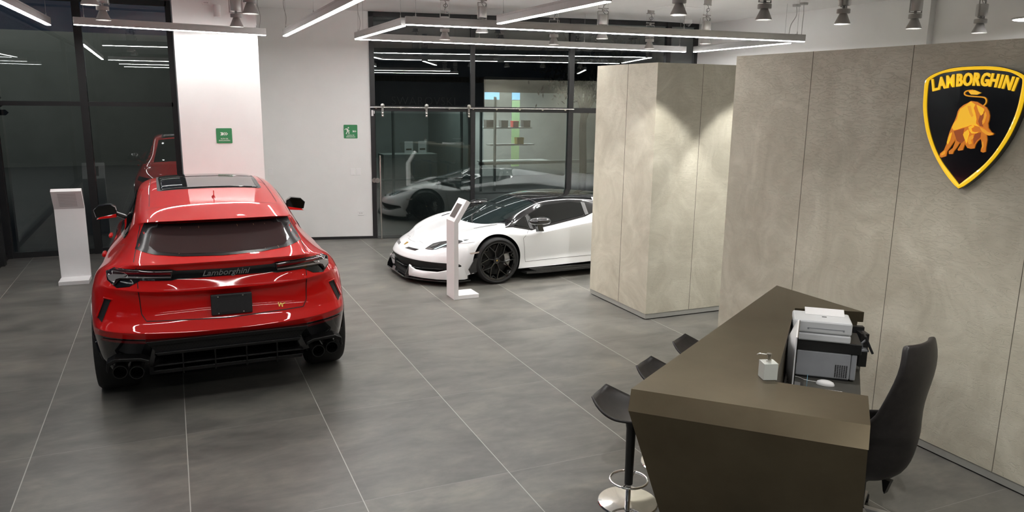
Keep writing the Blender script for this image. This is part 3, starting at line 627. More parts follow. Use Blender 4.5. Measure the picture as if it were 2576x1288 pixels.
# ------------------------------------------------------------------ reception desk
A, B, C_, G, F_, E_, D = (3.047, -7.207), (5.279, -5.780), (5.302, -6.594), (4.926, -6.343), (3.788, -7.397), (4.078, -7.719), (3.803, -7.977)
desk = empty('reception_desk', (4.2, -6.9, 0)); tag(desk, 'large angular bronze reception desk with an undercut front', 'desk')
OD = Vector((4.2, -6.9))
def dl(p): return (p[0]-OD.x, p[1]-OD.y)
def loft(bm, rings, capb=True):
    R = [[bm.verts.new((p[0], p[1], z)) for p in pts] for pts, z in rings]; n = len(R[0])
    for a, b in zip(R, R[1:]):
        for i in range(n): bm.faces.new((a[i], a[(i+1) % n], b[(i+1) % n], b[i]))
    bm.faces.new(R[0]); bm.faces.new(R[-1][::-1])
def shift(p, v): return (p[0]+v[0], p[1]+v[1])
top = [A, B, C_, G, F_, E_, D]
mid = [(2.978, -7.292), shift(B, (-.01, .01)), C_, G, F_, shift(E_, (.0, -.0)), (3.723, -8.048)]
bm = bm_new(); loft(bm, [([dl(p) for p in top], 1.10), ([dl(p) for p in mid], 1.028)])
obj('counter_top', bm, bronze, desk)
low = [(2.984, -7.286), shift(B, (-.03, -.01)), shift(C_, (-.03, .02)), shift(G, (.0, .0)), F_, shift(E_, (-.01, .0)), (3.727, -8.040)]
bot = [(3.43, -7.145), (5.0, -5.98), (5.24, -6.5), (4.9, -6.34), (3.95, -7.24), (4.14, -7.69), (4.07, -7.79)]
bm = bm_new(); loft(bm, [([dl(p) for p in low], 1.027), ([dl(p) for p in bot], .0)])
obj('front_panel', bm, bronze, desk)
wt = [F_, G, (5.235, -6.66), (4.42, -7.42), (4.06, -7.68)]
workm = mottle('worktop_laminate', (.06, .058, .05), (.08, .077, .066), 5, .45)
bm = bm_new(); prism(bm, [dl(p) for p in wt], .70, .75); obj('worktop', bm, workm, desk)
bm = bm_new(); prism(bm, [dl(p) for p in ((5.302, -6.594), (4.93, -6.34), (4.91, -6.37), (5.28, -6.63))], .0, 1.004); prism(bm, [dl(p) for p in ((5.285, -6.625), (5.24, -6.60), (5.20, -6.68), (5.245, -6.705))], .75, .98)
obj('end_panel', bm, blackwood, desk)

UX = Vector((.734, .679, 0)); UY = Vector((-.679, .734, 0))       # desk axes: along the bar, towards the bar
dz = math.atan2(UX.y, UX.x)
def at(o, u, v): return (o[0]+UX.x*u+UY.x*v, o[1]+UX.y*u+UY.y*v)
pr_w = mottle('printer_white', (.62, .63, .64), (.66, .67, .68), 8, .4); pr_g = mottle('printer_grey', (.30, .31, .33), (.34, .35, .37), 8, .45)
# multifunction printer, laser below, black shelf, white scanner on top
def printers():
    z0 = .75
    t = empty('laser_printer', (4.885, -6.692, z0), math.radians(-41)); tag(t, 'grey laser printer with a vent grille standing on the desk worktop', 'printer')
    bm = bm_new(); box(bm, -.19, -.125, .012, .135, .13, .185); obj('housing', bm, pr_g, t, bevel=.008)
    bm = bm_new(); box(bm, .137, -.123, .012, .17, .128, .183); obj('front_cover', bm, pr_g, t, bevel=.006)
    bm = bm_new()
    for k in range(14):
        for j in range(6): box(bm, .045+.013*j, -.1268, .025+.006*k, .054+.013*j, -.1248, .028+.006*k)
    obj('vent_grille', bm, mblack, t)
    bm = bm_new(); box(bm, -.18, -.115, 0, .13, .12, .013); obj('feet', bm, mblack, t)
    bm = bm_new(); box(bm, -.20, -.13, .186, .19, .14, .255); obj('dark_lid', bm, blackwood, t, bevel=.004)
    s = empty('inkjet_printer', (4.826, -6.680, z0+.256), math.radians(-41)); tag(s, 'white printer with paper on its tray, on top of the grey printer', 'printer')
    bm = bm_new(); box(bm, -.172, -.115, .0, .172, .115, .05); obj('lower_body', bm, pr_w, s, bevel=.01)
    bm = bm_new(); box(bm, -.174, -.117, .052, .174, .117, .135); obj('upper_body', bm, pr_w, s, bevel=.012)
    bm = bm_new(); box(bm, -.09, -.119, .084, .13, -.116, .088); box(bm, -.09, -.119, .076, -.08, -.116, .088); box(bm, .12, -.119, .076, .13, -.116, .088); obj('slot', bm, pr_g, s)
    bm = bm_new(); box(bm, .0, -.01, .134, .028, .0, .137); obj('button', bm, mblack, s)
    bm = bm_new()
    v = [bm.verts.new(p) for p in ((-.10, .03, .137), (.14, .03, .137), (.14, .105, .165), (-.10, .105, .165), (-.10, .031, .133), (.14, .031, .133), (.14, .108, .161), (-.10, .108, .161))]
    for f in ((0, 1, 2, 3), (4, 5, 6, 7), (0, 1, 5, 4), (1, 2, 6, 5), (2, 3, 7, 6), (3, 0, 4, 7)): bm.faces.new([v[i] for i in f])
    obj('paper_support', bm, kiosk_w, s)
    p = empty('payment_terminal', (5.075, -6.80, .93)); p.rotation_euler = (0, 0, math.radians(-41)); tag(p, 'small black customer display tilted on the right corner of the desk', 'display')
    bm = bm_new(); box(bm, -.04, -.03, -.01, .04, .03, 0); tube(bm, [(0, 0, 0), (0, 0, .04), (.02, 0, .06)], .008); obj('stand', bm, pr_g, p)
    bm = bm_new(); q = [(-.0, .10), (.012, .105), (.065, -.005), (.052, -.012)]; prism(bm, q, -.07, .07, 'y'); obj('screen', bm, mblack, p, bevel=.003)
printers()
# all-in-one computer seen edge on
def monitor():
    t = empty('desktop_computer', (4.515, -6.80, .752), math.atan2(.70, .714)); tag(t, 'white all-in-one computer seen from the side behind the counter', 'computer')
    bm = bm_new(); n = 12; W2, H0, H1 = .22, .04, .385
    fr = []; bk = []
    for j in range(n+1):
        z = H0+(H1-H0)*j/n; k = 1-(2*(j/n)-1)**4
        fr.append([bm.verts.new((W2*s, -.0, z)) for s in (-1, -.6, 0, .6, 1)])
        bk.append([bm.verts.new((W2*s, .008+(.055*k*(1-abs(s)**2.2)), z)) for s in (-1, -.6, 0, .6, 1)])
    for G_ in (fr, bk):
        for j in range(n):
            for i in range(4): bm.faces.new((G_[j][i], G_[j][i+1], G_[j+1][i+1], G_[j+1][i]))
    for i in (0, 4):
        for j in range(n): bm.faces.new((fr[j][i], fr[j+1][i], bk[j+1][i], bk[j][i]))
    for j in (0, n):
        for i in range(4): bm.faces.new((fr[j][i], fr[j][i+1], bk[j][i+1], bk[j][i]))
    obj('casing', bm, kiosk_w, t, smooth=True)
    bm = bm_new(); box(bm, -.215, -.006, .085, .215, -.0005, .382); obj('screen', bm, gblack, t)
    bm = bm_new(); prism(bm, [(.03, .16), (.04, .16), (.06, .01), (.06, 0), (-.04, 0), (-.04, .008), (.045, .012)], -.07, .07, 'x'); obj('stand', bm, alu, t)
monitor()
t = empty('computer_mouse', (4.725, -6.855, .752), math.radians(-50)); tag(t, 'white computer mouse on the desk in front of the grey printer', 'mouse')
bm = bm_new(); lathe(bm, [(.0, .0), (.055, .0), (.055, .008), (.048, .02), (.03, .028), (0, .031)], 24, cap=False); bmesh.ops.scale(bm, vec=(1, .55, 1), verts=bm.verts); obj('shell', bm, kiosk_w, t, smooth=True)
bm = bm_new(); tube(bm, catmull([(-.05, 0, .01), (-.12, .02, .005), (-.16, .05, .005), (-.2, .06, .005)], 5), .0018, 5); obj('cable', bm, kiosk_w, t)
t = empty('keyboard', (4.66, -6.98, .752), math.radians(-44)); tag(t, 'slim white keyboard on the desk nearest the counter', 'keyboard')
bm = bm_new(); box(bm, -.09, -.22, 0, .055, .03, .008); obj('base', bm, alu, t, bevel=.003)
bm = bm_new()
for i in range(6):
    for j in range(5): box(bm, -.045+.0168*i, .012-.0-.03*j-.014, .008, -.0305+.0168*i, .012-.03*j+.008, .011)
obj('key', bm, kiosk_w, t)
t = empty('soap_dispenser', (3.790, -7.338, 1.1), math.radians(-20)); tag(t, 'square white pump dispenser with a steel pump on the counter', 'dispenser')
bm = bm_new(); box(bm, -.037, -.037, 0, .037, .037, .088); obj('bottle', bm, nmat('ceramic_white', (.62, .63, .58), .3), t, bevel=.002)
bm = bm_new(); lathe(bm, [(.013, .088), (.013, .098), (.011, .1), (.011, .117), (.0135, .118), (.0135, .132), (0, .134)], 20, cap=False)
tube(bm, catmull([(0, 0, .126), (-.03, .006, .128), (-.05, .01, .129), (-.062, .012, .123)], 4), .003, 8); obj('pump', bm, steel, t, smooth=True)
t = empty('face_tissue', (4.575, -6.85, .752), dz); tag(t, 'pale blue paper scrap sticking up behind the computer', 'paper')
bm = bm_new(); prism(bm, [(-.02, 0), (.02, 0), (.028, .06), (.0, .09), (-.03, .05)], -.001, .001, 'y'); obj('sheet', bm, nmat('pale_blue_paper', (.2, .45, .6), .7), t)
bm = bm_new()
for k in range(5):
    o = (4.42+.02*k, -6.86+.015*k); pts = [(random.uniform(-.06, .06), random.uniform(-.05, .05), .005+.03*random.random()) for _ in range(7)]
    tube(bm, [Vector(p)+Vector((o[0]-4.46, o[1]+6.84, 0)) for p in catmull(pts, 4)], .0025, 5)
tag(obj('cable_bundle', bm, grey_lamp, loc=(4.40, -6.84, .753)), 'tangle of grey and white cables behind the computer', 'cables')
bm = bm_new(); box(bm, -.07, -.03, 0, .07, .03, .03); 
tag(obj('power_strip', bm, mblack, bevel=.004, loc=(4.30, -7.06, .751)), 'black power strip on the worktop beside the pump dispenser', 'power strip')

# ------------------------------------------------------------------ bar stools
def stool():
    t = empty('bar_stool')
    bm = bm_new(); lathe(bm, [(0, .0), (.185, 0), (.19, .004), (.185, .010), (.05, .014), (0, .015)], 48, cap=False); obj('base_plate', bm, chrome, t, smooth=True)
    bm = bm_new(); lathe(bm, [(.017, .013), (.017, .16)], 20); obj('gas_lift', bm, chrome, t, smooth=True)
    bm = bm_new(); lathe(bm, [(.022, .125), (.026, .127), (.030, .50), (.040, .555), (.0, .56)], 24); obj('column', bm, blackwood, t, smooth=True)
    bm = bm_new(); tube(bm, [(.118*math.cos(2*PI*k/40), .118*math.sin(2*PI*k/40), .155) for k in range(40)], .008, 10, closed=True)
    for s in (-1, 1): tube(bm, [(s*.02, 0, .135), (s*.116, 0, .155)], .006, 8)
    obj('footrest', bm, chrome, t, smooth=True)
    nu, nv = 18, 16; bm = bm_new(); g = []
    for j in range(nv+1):
        v = j/nv; row = []
        for i in range(nu+1):
            u = 2*i/nu-1
            w = .20*math.sqrt(max(.05, 1-max(0, (v-.5)/.62)**2.2))*math.sqrt(max(.1, 1-(1-v)**5*.6))
            y = .17-.42*v; zup = .075*max(0, (v-.45)/.55)**1.6
            x = u*w; z = .585+zup+.028*abs(u)**2.4+.02*abs(1-2*v)**3; y += .05*max(0, v-.5)*(u*u)
            row.append(bm.verts.new((x, y, z)))
        g.append(row)
    for j in range(nv):
        for i in range(nu): bm.faces.new((g[j][i], g[j][i+1], g[j+1][i+1], g[j+1][i]))
    o = obj('seat', bm, leath, t, smooth=True, ang=80); md = o.modifiers.new('solid', 'SOLIDIFY'); md.thickness = .014; md.offset = 1
    return t
s0 = stool(); gl = ['black bar stool with a round chrome base, nearest at the desk corner', 'middle bar stool, only its low back shows over the desk edge', 'furthest bar stool, a small back tip over the desk edge']
for k in range(3):
    o = s0 if k == 0 else copy_tree(s0); o.location = (3.54+.55*k, -6.48+.35*k, 0); o.rotation_euler = (0, 0, math.atan2(-.842, .539)-PI/2+(.12 if k == 0 else 0)); tag(o, gl[k], 'stool', 'bar stools along the desk')

# ------------------------------------------------------------------ high-back swivel chair
def chair():
    t = empty('office_chair', (4.70, -7.22, 0), math.atan2(.97, -.22)-PI/2); tag(t, 'tall black leather swivel chair behind the desk', 'chair')   # local +y = facing
    # rows: z, half width, spine y, wrap depth
    rows = [(.32, .12, -.06, .10), (.35, .20, -.15, .24), (.41, .245, -.225, .38), (.50, .255, -.265, .44), (.58, .26, -.28, .46), (.625, .26, -.285, .46), (.66, .25, -.287, .30), (.74, .24, -.285, .15), (.84, .23, -.275, .09), (.95, .22, -.295, .07), (1.06, .205, -.31, .055), (1.15, .185, -.305, .05), (1.205, .17, -.29, .045), (1.225, .155, -.285, .04)]
    bm = bm_new(); g = []; nu = 20
    for z, w, y, d in rows:
        g.append([bm.verts.new((w*math.sin(PI/2*u) if d > .2 else w*u, y+d*(1-math.cos(PI/2*u)) if d > .2 else y+d*u*u, z)) for u in [2*i/nu-1 for i in range(nu+1)]])
    for a, b in zip(g, g[1:]):
        for i in range(nu): bm.faces.new((a[i], a[i+1], b[i+1], b[i]))
    o = obj('back_shell', bm, leath, t, smooth=True, ang=80); md = o.modifiers.new('solid', 'SOLIDIFY'); md.thickness = .04; md.offset = -1; md = o.modifiers.new('sub', 'SUBSURF'); md.levels = 1; md.render_levels = 1
    bm = bm_new(); lathe(bm, [(0, .38), (.16, .39), (.20, .42), (.205, .455), (.18, .47), (0, .475)], 32, cap=False); bmesh.ops.scale(bm, vec=(.98, 1.05, 1), verts=bm.verts); obj('seat_cushion', bm, leath, t, smooth=True)
    bm = bm_new(); lathe(bm, [(.03, .08), (.03, .34)], 16); prism(bm, [(-.06, .33), (.10, .33), (.06, .29), (-.03, .28)], -.05, .05, 'x'); prism(bm, [(-.16, .335), (-.11, .335), (-.125, .26), (-.135, .245)], .02, .06, 'x'); obj('column', bm, blackwood, t)
    for k in range(5):
        a = 2*PI*k/5+.35; d = Vector((math.cos(a), math.sin(a), 0)); bm = bm_new(); n = Vector((-d.y, d.x, 0))
        vs = []
        for r, w, z0, z1 in ((.03, .022, .07, .115), (.31, .014, .055, .075)):
            for s, z in ((-1, z0), (1, z0), (1, z1), (-1, z1)): q = d*r+n*w*s; vs.append(bm.verts.new((q.x, q.y, z)))
        for f in ((0, 1, 2, 3), (4, 5, 6, 7), (0, 1, 5, 4), (1, 2, 6, 5), (2, 3, 7, 6), (3, 0, 4, 7)): bm.faces.new([vs[i] for i in f])
        leg = obj('base_leg', bm, alu, t, bevel=.003)
        bm = bm_new(); 
        for s in (-1, 1):
            c = d*.30+n*.016*s; lathe(bm, [(0, -.009), (.026, -.009), (.028, 0), (.026, .009), (0, .009)], 14, 'x', (0, 0, 0), cap=False) if False else None
        lathe(bm, [(0, -.02), (.026, -.02), (.029, -.012), (.029, .012), (.026, .02), (0, .02)], 16, 'x', (0, 0, 0), cap=False)
        bmesh.ops.rotate(bm, verts=bm.verts, matrix=Matrix.Rotation(a+PI/2, 3, 'Z')); bmesh.ops.translate(bm, verts=bm.verts, vec=(d.x*.30, d.y*.30, .0295))
        obj('castor', bm, mblack, leg, smooth=True)
chair()
#CARS#
# ------------------------------------------------------------------ cars
def eval_mesh(o):
    bpy.context.view_layer.update()
    return bpy.data.meshes.new_from_object(o.evaluated_get(bpy.context.evaluated_depsgraph_get()))
class Body:
    """car body from rows of nine half-section points, mirrored, subdivided; patches are laid on it by rays"""
    def __init__(s, rows, mats, cellmat, creases, arches, root, crease_cols=(), arch_mat=None):
        bm = bmesh.new(); n = 9; s.n = n
        cl = bm.edges.layers.float.new('crease_edge')
        V = []
        for r in rows:
            right = [bm.verts.new(p) for p in r]; left = [right[0]]+[bm.verts.new((-p[0], p[1], p[2])) for p in r[1:]]
            V.append((right, left))
        def edge(a, b, w):
            e = bm.edges.get((a, b)) or bm.edges.new((a, b)); e[cl] = max(e[cl], w)
        for i in range(len(rows)-1):
            for j in range(n-1):
                for sd in (0, 1):
                    q = [V[i][sd][j], V[i][sd][j+1], V[i+1][sd][j+1], V[i+1][sd][j]]
                    f = bm.faces.new(q if sd else q[::-1]); f.material_index = cellmat(i, j)
            f = bm.faces.new((V[i][0][n-1], V[i+1][0][n-1], V[i+1][1][n-1], V[i][1][n-1])); f.material_index = 1
        for k in (0, -1):
            loop = V[k][0][::-1]+V[k][1][1:]
            f = bm.faces.new(loop); f.material_index = 1
        for i, w in creases.items():
            c0, c1 = 0, n-1
            if isinstance(w, tuple): w, c0, c1 = w
            for j in range(c0, c1):
                for sd in (0, 1): edge(V[i][sd][j], V[i][sd][j+1], w)
        for j, w, i0, i1 in crease_cols:
            for i in range(i0, i1):
                for sd in (0, 1): edge(V[i][sd][j], V[i+1][sd][j], w)
        for i in range(len(rows)-1):
            for sd in (0, 1): edge(V[i][sd][n-1], V[i+1][sd][n-1], .8)
        bmesh.ops.recalc_face_normals(bm, faces=bm.faces[:])
        me = bpy.data.meshes.new('car_body'); bm.to_mesh(me); bm.free()
        for m in mats: me.materials.append(m)
        o = link('body_shell', me); md = o.modifiers.new('s', 'SUBSURF'); md.levels = 3; md.render_levels = 3
        me2 = eval_mesh(o); o.modifiers.clear(); o.data = me2
        b = bmesh.new(); b.from_mesh(me2); s.bvh = BVHTree.FromBMesh(b); b.free()
        # wheel arches
        cut = bmesh.new()
        for y, z, r, x0 in arches:
            for sg in (-1, 1): lathe(cut, [(r, sg*x0), (r, sg*1.3)] if sg > 0 else [(r, sg*1.3), (r, sg*x0)], 56, 'x', (0, y, z))
        bmesh.ops.recalc_face_normals(cut, faces=cut.faces[:])
        mc = bpy.data.meshes.new('cut'); cut.to_mesh(mc); cut.free(); mc.materials.append(arch_mat or mblack)
        oc = link('cut', mc); md = o.modifiers.new('b', 'BOOLEAN'); md.object = oc; md.operation = 'DIFFERENCE'; md.solver = 'EXACT'
        try: md.material_mode = 'TRANSFER'
        except Exception: pass
        me3 = eval_mesh(o); o.modifiers.clear(); o.data = me3; bpy.data.objects.remove(oc)
        me3.name = 'body_shell'; me3.shade_smooth(); me3.set_sharp_from_angle(angle=math.radians(38))
        o.parent = root; s.o = o; s.root = root
    def hit(s, axis, side, u, v):
        if axis == 'x': o, d = Vector((side*4, u, v)), Vector((-side, 0, 0))
        elif axis == 'y': o, d = Vector((u, side*12, v)), Vector((0, -side, 0))
        else: o, d = Vector((u, v, 5)), Vector((0, 0, -1))
        h = s.bvh.ray_cast(o, d)
        if h[0] is None:
            g = Vector((side*.8, u, v)) if axis == 'x' else (Vector((u, 0 if side < 0 else 5, v)) if axis == 'y' else Vector((u, v, .9)))
            h = s.bvh.find_nearest(g)
        return h[0], h[1], d
    def patch(s, name, outline, axis, side, mat, parent=None, off=.003, cell=.05, thick=0, smooth=True):
        bm = bmesh.new(); bm.faces.new([bm.verts.new((a, b, 0)) for a, b in outline])
        xs = [p[0] for p in outline]; ys = [p[1] for p in outline]
        for lo, hi, no in ((min(xs), max(xs), (1, 0, 0)), (min(ys), max(ys), (0, 1, 0))):
            k = math.ceil((lo+1e-4)/cell)*cell
            while k < hi-1e-4:
                bmesh.ops.bisect_plane(bm, geom=bm.verts[:]+bm.edges[:]+bm.faces[:], plane_co=Vector(no)*k, plane_no=no, dist=1e-6); k += cell
        bmesh.ops.triangulate(bm, faces=bm.faces[:])
        bmesh.ops.remove_doubles(bm, verts=bm.verts[:], dist=1e-5)
        for v in bm.verts:
            p, nrm, d = s.hit(axis, side, v.co.x, v.co.y)
            if nrm.dot(d) > 0: nrm = -nrm
            v.co = p+(nrm*.7-d*.3)*off if off else p
        bmesh.ops.recalc_face_normals(bm, faces=bm.faces[:])
        a = bm.faces[:] and sum((f.normal for f in bm.faces), Vector())
        if a.dot(d) > 0: bmesh.ops.reverse_faces(bm, faces=bm.faces[:])
        me = bpy.data.meshes.new(name); bm.to_mesh(me); bm.free(); me.materials.append(mat)
        if smooth: me.shade_smooth()
        o = link(name, me, parent or s.root)
        if thick: md = o.modifiers.new('t', 'SOLIDIFY'); md.thickness = thick; md.offset = 1
        return o
    def line(s, name, pts, axis, side, mat, w=.006, parent=None, off=.0022):
        for a, b in zip(pts, pts[1:]):
            a, b = Vector(a), Vector(b); d = (b-a).normalized(); n = Vector((-d.y, d.x))*w/2; a = a-d*w/2; b = b+d*w/2
            yield [tuple(a+n), tuple(b+n), tuple(b-n), tuple(a-n)]
    def seam(s, name, pts, axis, side, mat, w=.006, parent=None):
        bmx = bmesh.new()
        for a, b in zip(pts, pts[1:]):
            a, b = Vector(a), Vector(b); L_ = (b-a).length; k = max(1, int(L_/.04)); d = (b-a).normalized(); n = Vector((-d.y, d.x))*w/2; prev = None
            for i in range(k+1):
                q = a+(b-a)*i/k; row = []
                for sg in (1, -1):
                    u = q+n*sg; p, nr, dd = s.hit(axis, side, u.x, u.y); row.append(bmx.verts.new(p-dd*.0022+(nr if nr.dot(dd) < 0 else -nr)*.0008))
                if prev: bmx.faces.new((prev[0], row[0], row[1], prev[1]))
                prev = row
        return obj(name, bmx, mat, parent or s.root)
def mir(P): return [(-a, b) for a, b in P][::-1]
def sideboth(fn):
    for sg in (-1, 1): fn(sg)

def wheel(root, x, y, z, r, w, rim, sg, style, spokes=6, cal=caliper_m, steer=0):
    t = empty('wheel', (x, y, z)); t.parent = root; t.rotation_euler = (0, 0, steer)
    h = w/2; bm = bmesh.new()
    prof = [(rim, -h*.9), (rim+.012, -h), (r-.03, -h*1.02), (r-.008, -h*.88), (r, -h*.7), (r, h*.7), (r-.008, h*.88), (r-.03, h*1.02), (rim+.012, h), (rim, h*.9)]
    lathe(bm, prof, 56, 'x', cap=False)
    obj('tyre', bm, tyre_m, t, smooth=True)
    bm = bmesh.new(); o = sg*h
    lathe(bm, [(rim-.012, o*.96), (rim+.004, o*.98), (rim+.002, o*.88), (rim-.02, o*.8), (rim-.03, -o*.8), (rim, -o*.9)], 56, 'x', cap=False)
    n = spokes
    def bar(a0, r0, a1, r1, w0, w1, h0, h1):
        p0 = Vector((0, r0*math.cos(a0), r0*math.sin(a0))); p1 = Vector((0, r1*math.cos(a1), r1*math.sin(a1))); d = (p1-p0).normalized(); nn = Vector((0, -d.z, d.y)); vs = []
        for p, ww, hh in ((p0, w0, h0), (p1, w1, h1)):
            for s_, e in ((-1, 0), (1, 0), (.6, 1), (-.6, 1)): q = p+nn*ww*s_; vs.append(bm.verts.new((sg*(hh-(.03 if e == 0 else 0)), q.y, q.z)))
        for f in ((0, 1, 2, 3), (4, 5, 6, 7), (0, 1, 5, 4), (1, 2, 6, 5), (2, 3, 7, 6), (3, 0, 4, 7)): bm.faces.new([vs[i] for i in f])
    for k in range(n):
        a = 2*PI*k/n+.26
        bar(a, .04, a, rim*.50, .014, .010, h*.55, h*.72)
        for q in (-1, 1): bar(a, rim*.48, a+q*PI/n*.62, rim*.985, .010, .008, h*.72, h*.93)
        if style == 'hex':
            for q in (-1, 1): bar(a+q*PI/n*.62, rim*.985, a+q*PI/n*1.0, rim*.80, .007, .006, h*.90, h*.84)
    lathe(bm, [(.0, sg*h*.62), (.045, sg*h*.62), (.055, sg*h*.5), (.055, sg*h*.2)], 24, 'x', cap=False)
    obj('rim', bm, rimblk, t, smooth=True, ang=30)
    bm = bmesh.new(); lathe(bm, [(0, sg*h*.05), (rim*.78, sg*h*.05), (rim*.78, sg*h*.15), (0, sg*h*.15)], 40, 'x', cap=False); obj('brake_disc', bm, disc_m, t)
    bm = bmesh.new(); P = [(rim*.80*math.cos(a), rim*.80*math.sin(a)) for a in [(-.5+i*.125) for i in range(9)]]+[(rim*.52*math.cos(a), rim*.52*math.sin(a)) for a in [(.5-i*.125) for i in range(9)]]
    if root.get('flip'): P = [(-a, b) for a, b in P]
    prism(bm, [(-a if y > 2.5 else a, b) for a, b in P], sg*h*.1, sg*h*.36, 'x'); obj('brake_caliper', bm, cal, t)
    bm = bmesh.new(); lathe(bm, [(0, sg*h*.66), (.026, sg*h*.65), (.03, sg*h*.6)], 20, 'x', cap=False); lathe(bm, [(0, sg*h*.672), (.012, sg*h*.67)], 6, 'x', cap=False, mi=1)
    obj('hub_cap', bm, [rimblk, gold], t)
    return t

